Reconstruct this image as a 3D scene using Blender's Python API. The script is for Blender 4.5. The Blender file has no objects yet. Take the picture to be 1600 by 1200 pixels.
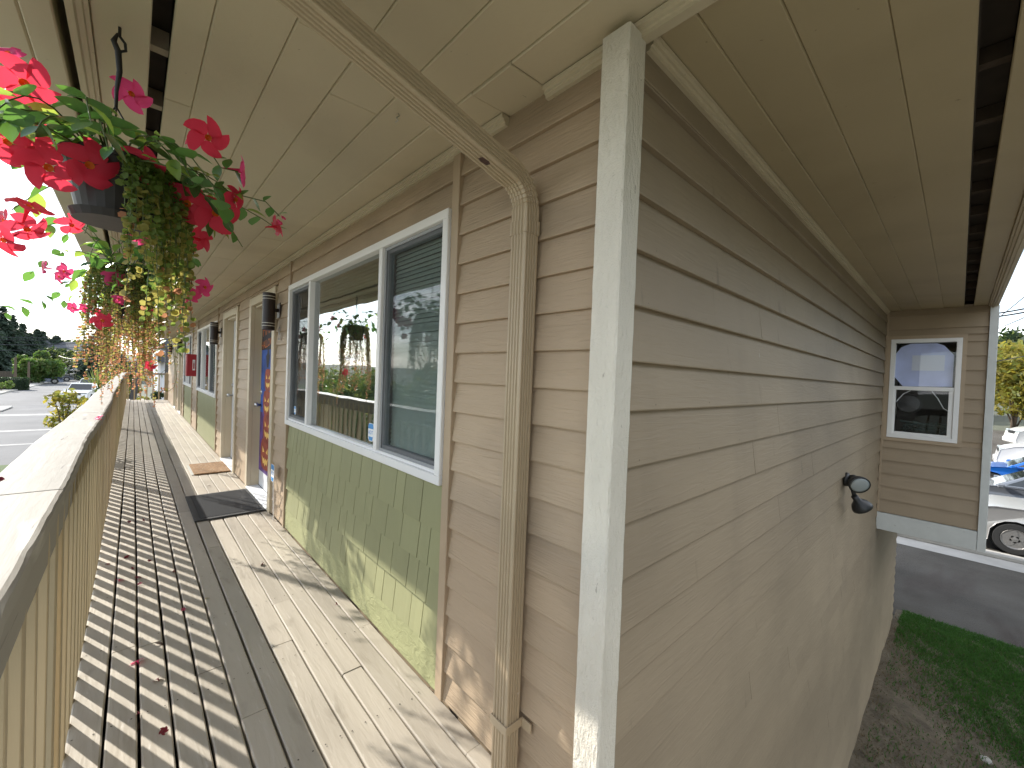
import bpy, math, random
import numpy as np
from mathutils import Vector, Matrix, Euler
random.seed(7); RNG = np.random.default_rng(11)
S = bpy.context.scene
COL = S.collection
PI = math.pi

# ------------------------------------------------------------------ camera
EYE = Vector((0, 0, 1.42))
cd = bpy.data.cameras.new('camera'); cam = bpy.data.objects.new('camera', cd); COL.objects.link(cam)
cd.sensor_fit = 'HORIZONTAL'; cd.sensor_width = 36.0; cd.lens = 36.0 * 644 / 1600
cd.clip_start = 0.02; cd.clip_end = 3000
Yc = Vector((-592, 34, -644)).normalized()
Xc = Vector((700, -16, -644)); Xc = (Xc - Yc * Xc.dot(Yc)).normalized()
Zc = Xc.cross(Yc)
R = Matrix((Xc, Yc, Zc)).to_4x4()
cam.matrix_world = Matrix.Translation(EYE) @ R
S.camera = cam

# ------------------------------------------------------------------ sun, sky, exposure
SUNV = Vector((-0.68, 1.51, 1.0)).normalized()
SUN_EL = math.asin(SUNV.z); SUN_AZ = math.atan2(SUNV.x, SUNV.y)
ld = bpy.data.lights.new('sun', 'SUN'); ld.energy = 2.0; ld.angle = math.radians(0.55); ld.color = (1.0, 0.95, 0.87)
sun = bpy.data.objects.new('sun', ld); COL.objects.link(sun)
sun.rotation_euler = (-SUNV).to_track_quat('-Z', 'Y').to_euler()
sun.location = (-20, 45, 40)
w = bpy.data.worlds.new('World'); S.world = w; w.use_nodes = True
nt = w.node_tree; nt.nodes.clear()
out = nt.nodes.new('ShaderNodeOutputWorld'); bg = nt.nodes.new('ShaderNodeBackground')
sky = nt.nodes.new('ShaderNodeTexSky'); sky.sky_type = 'NISHITA'; sky.sun_disc = False
sky.sun_elevation = SUN_EL; sky.sun_rotation = SUN_AZ; sky.altitude = 50; sky.dust_density = 0.4; sky.ozone_density = 1.2
tc = nt.nodes.new('ShaderNodeTexCoord'); sep = nt.nodes.new('ShaderNodeSeparateXYZ')
nt.links.new(tc.outputs['Generated'], sep.inputs[0])
def wmath(op, a, b=None, clamp=False):
    n = nt.nodes.new('ShaderNodeMath'); n.operation = op; n.use_clamp = clamp
    for i, v in enumerate((a, b)):
        if v is None: continue
        if isinstance(v, (int, float)): n.inputs[i].default_value = v
        else: nt.links.new(v, n.inputs[i])
    return n.outputs[0]
zz = wmath('ADD', wmath('MAXIMUM', sep.outputs['Z'], 0.0), 0.16)
cx = wmath('DIVIDE', sep.outputs['X'], zz); cy = wmath('DIVIDE', sep.outputs['Y'], zz)
cmb = nt.nodes.new('ShaderNodeCombineXYZ'); nt.links.new(cx, cmb.inputs[0]); nt.links.new(cy, cmb.inputs[1])
nz = nt.nodes.new('ShaderNodeTexNoise'); nz.inputs['Scale'].default_value = 0.95; nz.inputs['Detail'].default_value = 9
nz.inputs['Roughness'].default_value = 0.56; nz.inputs['Distortion'].default_value = 0.35
mo = nt.nodes.new('ShaderNodeVectorMath'); mo.operation = 'ADD'; nt.links.new(cmb.outputs[0], mo.inputs[0]); mo.inputs[1].default_value = (20.3, 5.5, 0)
nt.links.new(mo.outputs[0], nz.inputs['Vector'])
rp = nt.nodes.new('ShaderNodeValToRGB'); rp.color_ramp.elements[0].position = 0.43; rp.color_ramp.elements[1].position = 0.63
nt.links.new(nz.outputs['Fac'], rp.inputs[0])
nz2 = nt.nodes.new('ShaderNodeTexNoise'); nz2.inputs['Scale'].default_value = 2.2; nz2.inputs['Detail'].default_value = 6
nt.links.new(cmb.outputs[0], nz2.inputs['Vector'])
rp2 = nt.nodes.new('ShaderNodeValToRGB')
rp2.color_ramp.elements[0].position = 0.40; rp2.color_ramp.elements[0].color = (3.6, 3.8, 4.1, 1)
rp2.color_ramp.elements[1].position = 0.70; rp2.color_ramp.elements[1].color = (9.6, 9.4, 9.1, 1)
nt.links.new(nz2.outputs['Fac'], rp2.inputs[0])
mx = nt.nodes.new('ShaderNodeMixRGB')
hz = wmath('MULTIPLY', wmath('POWER', wmath('SUBTRACT', 1.0, wmath('DIVIDE', wmath('MAXIMUM', sep.outputs['Z'], 0.0), 0.16), True), 1.6), 0.8)
nt.links.new(wmath('MAXIMUM', wmath('MULTIPLY', rp.outputs[0], 0.92), hz), mx.inputs[0])
sk = nt.nodes.new('ShaderNodeVectorMath'); sk.operation = 'SCALE'; sk.inputs['Scale'].default_value = 0.48; nt.links.new(sky.outputs[0], sk.inputs[0])
nt.links.new(sk.outputs[0], mx.inputs[1]); nt.links.new(rp2.outputs[0], mx.inputs[2])
nt.links.new(mx.outputs[0], bg.inputs['Color']); bg.inputs['Strength'].default_value = 0.15
nt.links.new(bg.outputs[0], out.inputs['Surface'])
S.view_settings.view_transform = 'Standard'; S.view_settings.look = 'None'
S.view_settings.exposure = 2.0; S.view_settings.gamma = 1.0; S.view_settings.use_curve_mapping = False
S.cycles.max_bounces = 10; S.cycles.diffuse_bounces = 5; S.cycles.transparent_max_bounces = 24
S.cycles.sample_clamp_indirect = 8

# ------------------------------------------------------------------ materials
MATS = {}
def mk(name, col, rough=0.6, var=0.0, mott=None, bump=None, metal=0.0, spec=0.5, dirt=None, edge=None, coat=0.0):
    """mott=(scale, amount, stretch) colour mottling; bump=(scale, distance, stretch); dirt=(scale, amount, colour, low, high)"""
    if name in MATS: return MATS[name]
    m = bpy.data.materials.new(name); m.use_nodes = True; t = m.node_tree; N = t.nodes; L = t.links
    b = N['Principled BSDF']; b.inputs['Roughness'].default_value = rough; b.inputs['Metallic'].default_value = metal
    b.inputs['Specular IOR Level'].default_value = spec
    if coat: b.inputs['Coat Weight'].default_value = coat; b.inputs['Coat Roughness'].default_value = 0.08
    geo = N.new('ShaderNodeNewGeometry'); oi = N.new('ShaderNodeObjectInfo')
    off = N.new('ShaderNodeVectorMath'); off.operation = 'MULTIPLY_ADD'
    cmbr = N.new('ShaderNodeCombineXYZ')
    for i in range(3): L.new(oi.outputs['Random'], cmbr.inputs[i])
    L.new(cmbr.outputs[0], off.inputs[0]); off.inputs[1].default_value = (37, 53, 29); L.new(geo.outputs['Position'], off.inputs[2])
    def noise(scale, stretch, detail=5, dist=0.0, vec=None):
        mp = N.new('ShaderNodeVectorMath'); mp.operation = 'MULTIPLY'; mp.inputs[1].default_value = stretch
        L.new(vec or off.outputs[0], mp.inputs[0])
        n = N.new('ShaderNodeTexNoise'); n.inputs['Scale'].default_value = scale; n.inputs['Detail'].default_value = detail
        n.inputs['Distortion'].default_value = dist
        L.new(mp.outputs[0], n.inputs['Vector']); return n.outputs['Fac']
    cur = None
    rgb = N.new('ShaderNodeRGB'); rgb.outputs[0].default_value = (*col, 1); cur = rgb.outputs[0]
    if mott:
        f = noise(mott[0], mott[2] if len(mott) > 2 else (1, 1, 1))
        mr = N.new('ShaderNodeMapRange'); L.new(f, mr.inputs[0]); mr.inputs[1].default_value = 0.25; mr.inputs[2].default_value = 0.75
        mr.inputs[3].default_value = 1 - mott[1]; mr.inputs[4].default_value = 1 + mott[1]
        vm = N.new('ShaderNodeVectorMath'); vm.operation = 'SCALE'; L.new(cur, vm.inputs[0]); L.new(mr.outputs[0], vm.inputs['Scale']); cur = vm.outputs[0]
    if var:
        mr = N.new('ShaderNodeMapRange'); L.new(oi.outputs['Random'], mr.inputs[0]); mr.inputs[3].default_value = 1 - var; mr.inputs[4].default_value = 1 + var
        vm = N.new('ShaderNodeVectorMath'); vm.operation = 'SCALE'; L.new(cur, vm.inputs[0]); L.new(mr.outputs[0], vm.inputs['Scale']); cur = vm.outputs[0]
    if dirt:
        for dd in (dirt if isinstance(dirt, list) else [dirt]):
            f = noise(dd[0], dd[5] if len(dd) > 5 else (1, 1, 1), 7, 0.4, geo.outputs['Position'])
            mr = N.new('ShaderNodeMapRange'); L.new(f, mr.inputs[0]); mr.inputs[1].default_value = dd[3]; mr.inputs[2].default_value = dd[4]
            mr.inputs[3].default_value = 0; mr.inputs[4].default_value = dd[1]
            mm = N.new('ShaderNodeMixRGB'); L.new(mr.outputs[0], mm.inputs[0]); L.new(cur, mm.inputs[1]); mm.inputs[2].default_value = (*dd[2], 1); cur = mm.outputs[0]
    L.new(cur, b.inputs['Base Color'])
    if bump:
        prev = None
        for bb in (bump if isinstance(bump, list) else [bump]):
            f = noise(bb[0], bb[2] if len(bb) > 2 else (1, 1, 1), 6, bb[3] if len(bb) > 3 else 0.0)
            bp = N.new('ShaderNodeBump'); bp.inputs['Strength'].default_value = 1.0; bp.inputs['Distance'].default_value = bb[1]
            L.new(f, bp.inputs['Height'])
            if prev: L.new(prev, bp.inputs['Normal'])
            prev = bp.outputs[0]
        L.new(prev, b.inputs['Normal'])
    MATS[name] = m; return m
def leafmat(name, col, trans, rough=0.45, var=0.25, tw=0.5):
    m = mk(name, col, rough, mott=(9, var), spec=0.35); t = m.node_tree; N = t.nodes; L = t.links
    b = N['Principled BSDF']; o = N['Material Output']
    tr = N.new('ShaderNodeBsdfTranslucent'); tr.inputs[0].default_value = (*trans, 1)
    ms = N.new('ShaderNodeMixShader'); ms.inputs[0].default_value = tw
    L.new(b.outputs[0], ms.inputs[1]); L.new(tr.outputs[0], ms.inputs[2]); L.new(ms.outputs[0], o.inputs[0]); return m
def glassmat(name, ior, tint, rough=0.0):
    m = bpy.data.materials.new(name); m.use_nodes = True; t = m.node_tree; N = t.nodes; L = t.links; N.remove(N['Principled BSDF'])
    o = N['Material Output']; lw = N.new('ShaderNodeLayerWeight'); lw.inputs['Blend'].default_value = .5
    pw = N.new('ShaderNodeMath'); pw.operation = 'POWER'; L.new(lw.outputs['Facing'], pw.inputs[0]); pw.inputs[1].default_value = 5
    fr = N.new('ShaderNodeMath'); fr.operation = 'MULTIPLY_ADD'; L.new(pw.outputs[0], fr.inputs[0]); fr.inputs[1].default_value = 1 - ior; fr.inputs[2].default_value = ior
    a = N.new('ShaderNodeBsdfTransparent'); a.inputs[0].default_value = (*tint, 1)
    g = N.new('ShaderNodeBsdfGlossy'); g.inputs['Roughness'].default_value = rough; g.inputs[0].default_value = (0.95, 0.97, 1, 1)
    # slight waviness of old double glazing
    geo = N.new('ShaderNodeNewGeometry'); n = N.new('ShaderNodeTexNoise'); n.inputs['Scale'].default_value = 2.5; n.inputs['Detail'].default_value = 1
    L.new(geo.outputs['Position'], n.inputs['Vector']); bp = N.new('ShaderNodeBump'); bp.inputs['Distance'].default_value = 0.0012; bp.inputs['Strength'].default_value = 1
    L.new(n.outputs['Fac'], bp.inputs['Height']); L.new(bp.outputs[0], g.inputs['Normal'])
    ms = N.new('ShaderNodeMixShader'); L.new(fr.outputs[0], ms.inputs[0]); L.new(a.outputs[0], ms.inputs[1]); L.new(g.outputs[0], ms.inputs[2])
    L.new(ms.outputs[0], o.inputs[0]); MATS[name] = m; return m

GRIME = (0.13, 0.105, 0.075)
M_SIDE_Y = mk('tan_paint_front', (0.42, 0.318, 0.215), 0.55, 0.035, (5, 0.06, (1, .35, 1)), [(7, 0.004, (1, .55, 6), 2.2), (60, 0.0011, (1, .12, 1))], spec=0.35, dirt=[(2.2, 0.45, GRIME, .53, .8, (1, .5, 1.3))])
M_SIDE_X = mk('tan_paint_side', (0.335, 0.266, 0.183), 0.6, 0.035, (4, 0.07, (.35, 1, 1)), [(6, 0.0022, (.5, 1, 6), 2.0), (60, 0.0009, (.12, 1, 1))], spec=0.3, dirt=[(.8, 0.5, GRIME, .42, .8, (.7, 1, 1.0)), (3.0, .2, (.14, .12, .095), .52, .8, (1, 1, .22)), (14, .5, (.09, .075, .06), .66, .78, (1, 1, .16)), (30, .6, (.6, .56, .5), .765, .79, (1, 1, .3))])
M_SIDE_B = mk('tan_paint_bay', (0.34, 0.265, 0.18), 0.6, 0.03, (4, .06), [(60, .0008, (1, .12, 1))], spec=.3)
M_TRIM_TAN = mk('tan_trim_paint', (0.4, 0.305, 0.205), 0.5, 0.03, (6, .05), (40, 0.0008), spec=0.4)
M_SOFFIT = mk('soffit_paint_lit', (0.57, 0.49, 0.35), 0.55, 0.045, (1.6, 0.06), [(50, 0.0006), (1.3, .006)], spec=0.35, dirt=[(1.3, .4, (.24, .18, .1), .5, .85), (40, .5, (.12, .09, .06), .72, .76)])  # soffit paint lightened: brighter light on the left eave put into the colour
M_SOFFIT_SHADED = mk('soffit_paint_shaded', (0.45, 0.37, 0.235), 0.55, 0.045, (1.6, 0.06), [(50, 0.0006), (1.3, .006)], spec=0.35, dirt=[(1.3, .4, (.24, .18, .1), .5, .85), (40, .5, (.12, .09, .06), .72, .76)])  # same soffit paint darkened: shade of the right eave put into the colour
M_GREEN = mk('green_shingle_paint', (0.29, 0.29, 0.155), 0.6, 0.05, (7, .05, (1, 1, .3)), [(28, 0.002, (1, 1, .12), .6)], spec=0.3)
M_GREENB = mk('green_board_paint', (0.33, 0.335, 0.175), 0.55, 0.03, (7, .08), [(26, 0.006, (1, .6, 1), 1.2)], spec=0.3)
M_WHITE = mk('white_vinyl', (0.8, 0.79, 0.77), 0.35, mott=(4, .02), spec=0.5)
M_WOODW = mk('white_rough_wood', (0.7, 0.655, 0.56), 0.7, mott=(9, .06, (1, 1, .3)), bump=[(70, 0.006, (1, 1, .35), .8), (220, .002)], spec=0.25, dirt=[(5, .35, (.42, .37, .28), .5, .8, (1, 1, .4)), (45, .6, (.25, .21, .16), .69, .74, (1, 1, .5))])
M_WHITEB = mk('white_trim_board', (0.6, 0.61, 0.58), 0.6, mott=(9, .06), bump=[(30, 0.003, (1, 1, .25))], spec=0.3, dirt=[(20, .4, (.3, .28, .25), .68, .75)])
M_DECK = mk('deck_paint', (0.39, 0.347, 0.28), 0.62, 0.1, (4, .11, (1, .25, 1)), [(9, 0.003, (3, .4, 1), 1.0), (80, .0007, (1, .2, 1))], spec=0.3,
            dirt=[(3.5, .4, (.2, .17, .13), .5, .8, (1.5, .4, 1)), (11, .4, (.18, .15, .11), .6, .74, (1, .35, 1)), (24, .5, (.6, .56, .5), .66, .74, (1.5, .3, 1)), (75, .7, (.06, .05, .04), .735, .76)])
M_RAIL = mk('rail_paint', (0.295, 0.272, 0.23), 0.6, 0.03, (4, .1, (1, .3, 1)), [(6, 0.0016, (3, .3, 1), 1.0), (60, .0006, (1, .12, 1))], spec=0.3,
            dirt=[(6, .5, (.22, .19, .15), .52, .75, (1.6, .3, 1)), (14, .55, (.55, .52, .46), .6, .72, (1.6, .25, 1)), (26, .75, (.1, .085, .07), .665, .70, (1, .12, 1))])
M_PICKET = mk('picket_paint', (0.45, 0.365, 0.235), 0.6, 0.05, (6, .07, (1, 1, .2)), [(40, .0015, (1, 1, .1))], spec=0.3)
M_SPOUT = mk('downspout_paint', (0.43, 0.34, 0.225), 0.38, 0.0, (5, .04), (30, .0005), spec=0.5, dirt=[(25, .5, (.6, .56, .48), .7, .74)])
M_DARKWOOD = mk('dark_lumber', (0.07, 0.055, 0.042), 0.8, 0.1, (9, .2))
M_BROWN = mk('brown_fixture_paint', (0.028, 0.018, 0.016), 0.4, spec=0.4)
M_BLACK = mk('black_plastic', (0.016, 0.017, 0.018), 0.42, bump=(60, .001))
M_RUBBER = mk('black_rubber', (0.024, 0.026, 0.028), 0.55, bump=(90, .002))
M_METAL = mk('bare_metal', (0.55, 0.55, 0.55), 0.3, metal=1)
M_SILVERST = mk('silver_stripe', (0.6, 0.58, 0.52), 0.35)
M_CREAM = mk('cream_door_trim', (0.56, 0.48, 0.345), 0.45, mott=(5, .04), spec=0.4)
M_DOORW = mk('white_door_paint', (0.72, 0.73, 0.74), 0.35, spec=0.4)
M_GREYFR = mk('grey_screen_frame', (0.3, 0.31, 0.32), 0.45)
M_BLIND = mk('grey_green_blind', (0.68, 0.74, 0.66), 0.5)
M_ROOM = mk('dim_room', (0.09, 0.085, 0.08), 0.9)
M_SHEET = mk('pale_blue_sheet', (0.55, 0.6, 0.85), 0.8, mott=(4, .15))
M_RED = mk('red_enamel', (0.34, 0.012, 0.02), 0.35, coat=.3)
M_CLEARW = mk('white_print', (0.8, 0.8, 0.8), 0.5)
M_BLUEP = mk('blue_print', (0.05, 0.25, 0.55), 0.5)
M_SCREEN = bpy.data.materials.new('insect_screen'); M_SCREEN.use_nodes = True
_t = M_SCREEN.node_tree; _t.nodes.remove(_t.nodes['Principled BSDF'])
_a = _t.nodes.new('ShaderNodeBsdfTransparent'); _d = _t.nodes.new('ShaderNodeBsdfDiffuse'); _d.inputs[0].default_value = (.05, .052, .055, 1)
_m = _t.nodes.new('ShaderNodeMixShader'); _m.inputs[0].default_value = .34
_t.links.new(_a.outputs[0], _m.inputs[1]); _t.links.new(_d.outputs[0], _m.inputs[2]); _t.links.new(_m.outputs[0], _t.nodes['Material Output'].inputs[0])
M_GLASS = glassmat('window_glass', .2, (.86, .92, .9))
M_GLASSM = glassmat('coated_glass', .34, (.55, .6, .57))
M_GLASSD = glassmat('side_glass', .07, (.86, .9, .9))
M_GLASSB = glassmat('bay_glass', .02, (.95, .96, .97))
M_CARGLASS = mk('car_glass', (0.012, 0.015, 0.017), 0.06, spec=0.8)
M_TYRE = mk('tyre_rubber', (0.018, 0.018, 0.018), 0.75)
M_RIM = mk('alloy_rim', (0.26, 0.25, 0.24), 0.4, metal=.7)
M_LAMPGL = mk('lamp_glass', (0.3, 0.33, 0.33), 0.12)
M_CONC = mk('concrete', (0.42, 0.4, 0.36), 0.85, mott=(3, .12), bump=(30, .003), dirt=[(.8, .3, (.25, .23, .2), .5, .8)])
M_ASPH = mk('asphalt', (0.092, 0.083, 0.07), 0.9, mott=(1.2, .25), bump=[(45, .012), (160, .004)], spec=0.2, dirt=[(.5, .55, (.15, .14, .125), .48, .75), (70, .6, (.2, .2, .2), .68, .75), (.9, .5, (.05, .03, .025), .55, .68, (.3, 1, 1))])
M_STREET = mk('street_asphalt', (0.13, 0.13, 0.13), 0.85, mott=(.4, .2), bump=(20, .006), spec=.3, dirt=[(.12, .5, (.09, .09, .09), .45, .7, (2, .5, 1))])
M_PAINTW = mk('road_paint', (0.19, 0.19, 0.185), 0.7, mott=(3, .4))
M_GRASS = mk('lawn', (0.055, 0.09, 0.02), 0.9, mott=(.8, .35), bump=(30, .02))
M_SOIL = mk('bare_soil', (0.125, 0.1, 0.066), 0.95, mott=(7, .35), bump=[(18, .03), (90, .01)], dirt=[(5, .6, (.2, .17, .12), .62, .7), (40, .6, (.28, .25, .2), .7, .74)])
M_HILL = mk('hill_grass', (0.1, 0.105, 0.07), 0.95, mott=(.08, .3))
M_BARK = mk('bark', (0.09, 0.065, 0.045), 0.9, bump=(20, .02, (1, 1, .2)))
M_CONIF = leafmat('conifer_green', (0.036, 0.06, 0.04), (0.05, 0.09, 0.04), .7, .35, .25)
M_LEAFG = leafmat('tree_green', (0.05, 0.1, 0.025), (0.16, 0.28, 0.04), .5, .3, .4)
M_LEAFY = leafmat('tree_yellow', (0.17, 0.15, 0.03), (0.5, 0.42, 0.06), .5, .3, .45)
M_LEAFYG = leafmat('shrub_yellow_green', (0.12, 0.14, 0.03), (0.34, 0.36, 0.07), .5, .3, .45)
M_LEAFO = leafmat('shrub_olive', (0.075, 0.1, 0.03), (0.2, 0.25, 0.06), .5, .3, .4)
M_HEDGE = leafmat('hedge_dark', (0.022, 0.04, 0.018), (0.04, 0.08, 0.02), .55, .3, .3)
M_MLEAF = leafmat('vine_leaf', (0.05, 0.115, 0.05), (0.2, 0.42, 0.07), .28, .25, .42)
M_MLEAFL = leafmat('young_vine_leaf', (0.12, 0.21, 0.045), (0.48, 0.66, 0.1), .35, .25, .5)
M_JG = leafmat('creeper_green', (0.13, 0.19, 0.045), (0.3, 0.42, 0.08), .45, .25, .45)
M_JY = leafmat('creeper_gold', (0.24, 0.22, 0.06), (0.52, 0.46, 0.12), .45, .25, .5)
M_JO = leafmat('creeper_orange', (0.32, 0.14, 0.075), (0.7, 0.33, 0.17), .45, .25, .5)
M_PETAL = leafmat('red_petal', (0.62, 0.03, 0.075), (0.95, 0.07, 0.12), .5, .12, .45)
M_PETALP = leafmat('pink_petal', (0.62, 0.05, 0.17), (0.95, 0.1, 0.28), .5, .12, .45)
M_PETALD = mk('withered_petal', (0.2, 0.012, 0.03), .7, mott=(60, .3))
M_THROAT = leafmat('orange_throat', (0.6, 0.16, 0.02), (0.9, 0.3, 0.03), .5, .1, .4)
M_STEM = mk('green_stem', (0.1, 0.13, 0.04), .6)
M_POT = mk('dark_pot', (0.017, 0.012, 0.011), .5, bump=(20, .001))
M_ROPE = mk('dark_hanger', (0.02, 0.02, 0.02), .6)
M_COIR = mk('coir_mat', (0.26, 0.15, 0.07), .95, mott=(45, .5), bump=(120, .006), dirt=[(30, .6, (.42, .34, .24), .58, .7)])

# ------------------------------------------------------------------ mesh helpers
class MB:
    def __init__(s): s.v = []; s.f = []; s.mi = []
    def face(s, idx, m=0): s.f.append(tuple(idx)); s.mi.append(m)
    def quad(s, *p, m=0):
        n = len(s.v); s.v += [tuple(q) for q in p]; s.face(range(n, n + len(p)), m); return s
    def convex(s, vs, fs, m=0):
        c = Vector((0, 0, 0))
        for p in vs: c += Vector(p)
        c /= len(vs); n = len(s.v); s.v += [tuple(p) for p in vs]
        for f in fs:
            a, b, d = (Vector(vs[i]) for i in f[:3]); nn = (b - a).cross(d - a)
            cc = Vector((0, 0, 0))
            for i in f: cc += Vector(vs[i])
            cc /= len(f)
            if nn.dot(cc - c) < 0: f = f[::-1]
            s.face([n + i for i in f], m)
        return s
    def box(s, x0, x1, y0, y1, z0, z1, b=0.0, m=0):
        lo = (min(x0, x1), min(y0, y1), min(z0, z1)); hi = (max(x0, x1), max(y0, y1), max(z0, z1))
        if b <= 0:
            vs = [((lo, hi)[i & 1][0], (lo, hi)[i >> 1 & 1][1], (lo, hi)[i >> 2 & 1][2]) for i in range(8)]
            return s.convex(vs, [(0, 1, 3, 2), (4, 5, 7, 6), (0, 1, 5, 4), (2, 3, 7, 6), (0, 2, 6, 4), (1, 3, 7, 5)], m)
        b = min(b, *[(hi[i] - lo[i]) * .49 for i in range(3)])
        vs = []; ix = {}
        for i in range(8):
            sg = (i & 1, i >> 1 & 1, i >> 2 & 1)
            for a in range(3):
                p = [hi[k] if sg[k] else lo[k] for k in range(3)]
                for k in range(3):
                    if k != a: p[k] += -b if sg[k] else b
                ix[(sg, a)] = len(vs); vs.append(tuple(p))
        fs = []
        for a in range(3):
            o = [k for k in range(3) if k != a]
            for sa in (0, 1):
                f = []
                for (u, v) in ((0, 0), (1, 0), (1, 1), (0, 1)):
                    sg = [0, 0, 0]; sg[a] = sa; sg[o[0]] = u; sg[o[1]] = v; f.append(ix[(tuple(sg), a)])
                fs.append(tuple(f))
            for u in (0, 1):
                for v in (0, 1):
                    sg0 = [0, 0, 0]; sg0[o[0]] = u; sg0[o[1]] = v; sg1 = list(sg0); sg1[a] = 1
                    fs.append((ix[(tuple(sg0), o[0])], ix[(tuple(sg1), o[0])], ix[(tuple(sg1), o[1])], ix[(tuple(sg0), o[1])]))
        for i in range(8):
            sg = (i & 1, i >> 1 & 1, i >> 2 & 1); fs.append(tuple(ix[(sg, a)] for a in range(3)))
        return s.convex(vs, fs, m)
    def sweep(s, prof, rings, cap=True, m=0):
        """rings: list of lists of points (same count), closed loops"""
        n0 = len(s.v); k = len(rings[0])
        for r in rings: s.v += [tuple(p) for p in r]
        for i in range(len(rings) - 1):
            for j in range(k):
                a = n0 + i * k + j; b = n0 + i * k + (j + 1) % k
                s.face((a, b, b + k, a + k), m)
        if cap:
            s.face([n0 + j for j in range(k)][::-1], m); s.face([n0 + (len(rings) - 1) * k + j for j in range(k)], m)
        return s
    def tube(s, pts, r, n=6, m=0, cap=True):
        pts = [Vector(p) for p in pts]; rings = []
        up = Vector((0.13, 0.21, 0.97))
        for i, p in enumerate(pts):
            d = (pts[min(i + 1, len(pts) - 1)] - pts[max(i - 1, 0)]).normalized()
            u = (up - d * up.dot(d))
            if u.length < 1e-3: u = Vector((1, 0, 0)) - d * d.x
            u.normalize(); v = d.cross(u); up = u
            rr = r[i] if isinstance(r, (list, tuple)) else r
            rings.append([p + (u * math.cos(2 * PI * j / n) + v * math.sin(2 * PI * j / n)) * rr for j in range(n)])
        return s.sweep(None, rings, cap, m)
    def lathe(s, prof, n=20, o=(0, 0, 0), ax='z', m=0, cap=True):
        rings = []
        for r, h in prof:
            ring = []
            for j in range(n):
                a = 2 * PI * j / n; c, d = r * math.cos(a), r * math.sin(a)
                q = {'z': (c, d, h), 'x': (h, c, d), 'y': (d, h, c)}[ax]
                ring.append((o[0] + q[0], o[1] + q[1], o[2] + q[2]))
            rings.append(ring)
        return s.sweep(None, rings, cap, m)
    def prism(s, poly, ext, plane='xz', at=(0, 1), m=0):
        """extrude a 2D polygon; plane names the two axes of the polygon, at=(lo, hi) on the third"""
        ax = {'x': 0, 'y': 1, 'z': 2}; a, b = ax[plane[0]], ax[plane[1]]; c = 3 - a - b
        rings = []
        for h in at:
            ring = []
            for p in poly:
                q = [0, 0, 0]; q[a] = p[0]; q[b] = p[1]; q[c] = h; ring.append(tuple(q))
            rings.append(ring)
        return s.sweep(None, rings, True, m)
def meshdata(name, v, f, mats, mi=None, smooth=False):
    me = bpy.data.meshes.new(name); me.from_pydata([tuple(p) for p in v], [], [tuple(q) for q in f])
    for m in (mats if isinstance(mats, (list, tuple)) else [mats]): me.materials.append(m)
    if mi is not None and any(mi): me.polygons.foreach_set('material_index', list(mi))
    if smooth: me.polygons.foreach_set('use_smooth', [True] * len(me.polygons))
    return me
def wl(o):
    p = Vector((0, 0, 0))
    while o: p += o.location; o = o.parent
    return p
def setp(o, label=None, cat=None, group=None, kind=None):
    if label: o['label'] = label
    if cat: o['category'] = cat
    if group: o['group'] = group
    if kind: o['kind'] = kind
    return o
def link(name, me, parent=None, loc=(0, 0, 0)):
    o = bpy.data.objects.new(name, me); COL.objects.link(o); o.location = loc
    if parent: o.parent = parent
    return o
def thing(name, loc, label=None, cat=None, group=None, kind=None, rz=0):
    o = link(name, None, None, loc); o.rotation_euler = (0, 0, rz); o.empty_display_size = .2
    return setp(o, label, cat, group, kind)
def build(mb, name, mat, parent=None, smooth=False, local=False, fixn=True, origin=None, **kw):
    """world-space MB -> object whose origin is its bounding-box centre (or origin), parented with the right local location"""
    v = np.array(mb.v, float)
    c = np.zeros(3) if local else (np.array(origin, float) if origin is not None else (v.min(0) + v.max(0)) / 2)
    me = meshdata(name, v - c, mb.f, mat, mb.mi, smooth)
    if fixn:
        import bmesh
        bm = bmesh.new(); bm.from_mesh(me); bmesh.ops.recalc_face_normals(bm, faces=bm.faces); bm.to_mesh(me); bm.free()
    base = wl(parent) if (parent and not local) else Vector((0, 0, 0))
    o = link(name, me, parent, (Vector(c) - base) if not local else (0, 0, 0))
    setp(o, **kw); return o
def bx(name, mat, parent, x0, x1, y0, y1, z0, z1, b=0.0, **kw):
    return build(MB().box(x0, x1, y0, y1, z0, z1, b), name, mat, parent, fixn=False, **kw)
CACHE = {}
def board(name, mat, parent, x0, x1, y0, y1, z0, z1, b=0.0, rot=None):
    """chamfered board; boards of one size share one mesh"""
    k = (name, mat.name, round(x1 - x0, 4), round(y1 - y0, 4), round(z1 - z0, 4), b)
    if k not in CACHE:
        mb = MB().box(-(x1 - x0) / 2, (x1 - x0) / 2, -(y1 - y0) / 2, (y1 - y0) / 2, -(z1 - z0) / 2, (z1 - z0) / 2, b)
        CACHE[k] = meshdata(name, mb.v, mb.f, mat)
    o = link(name, CACHE[k], parent, Vector(((x0 + x1) / 2, (y0 + y1) / 2, (z0 + z1) / 2)) - (wl(parent) if parent else Vector((0, 0, 0))))
    if rot: o.rotation_euler = rot
    return o
def text_mb(txt, size, origin, ux, uy, depth=0.0):
    """text laid out in the plane ux, uy; returns an MB"""
    cu = bpy.data.curves.new('lettering', 'FONT'); cu.body = txt; cu.size = size; cu.align_x = 'CENTER'; cu.align_y = 'CENTER'; cu.resolution_u = 2
    t = bpy.data.objects.new('lettering', cu); me = bpy.data.meshes.new_from_object(t)
    mb = MB(); ux, uy = Vector(ux), Vector(uy); nn = ux.cross(uy)
    mb.v = [tuple(Vector(origin) + ux * q.co.x + uy * q.co.y + nn * depth) for q in me.vertices]
    for p in me.polygons: mb.face(p.vertices)
    bpy.data.objects.remove(t); bpy.data.curves.remove(cu); bpy.data.meshes.remove(me); return mb
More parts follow.
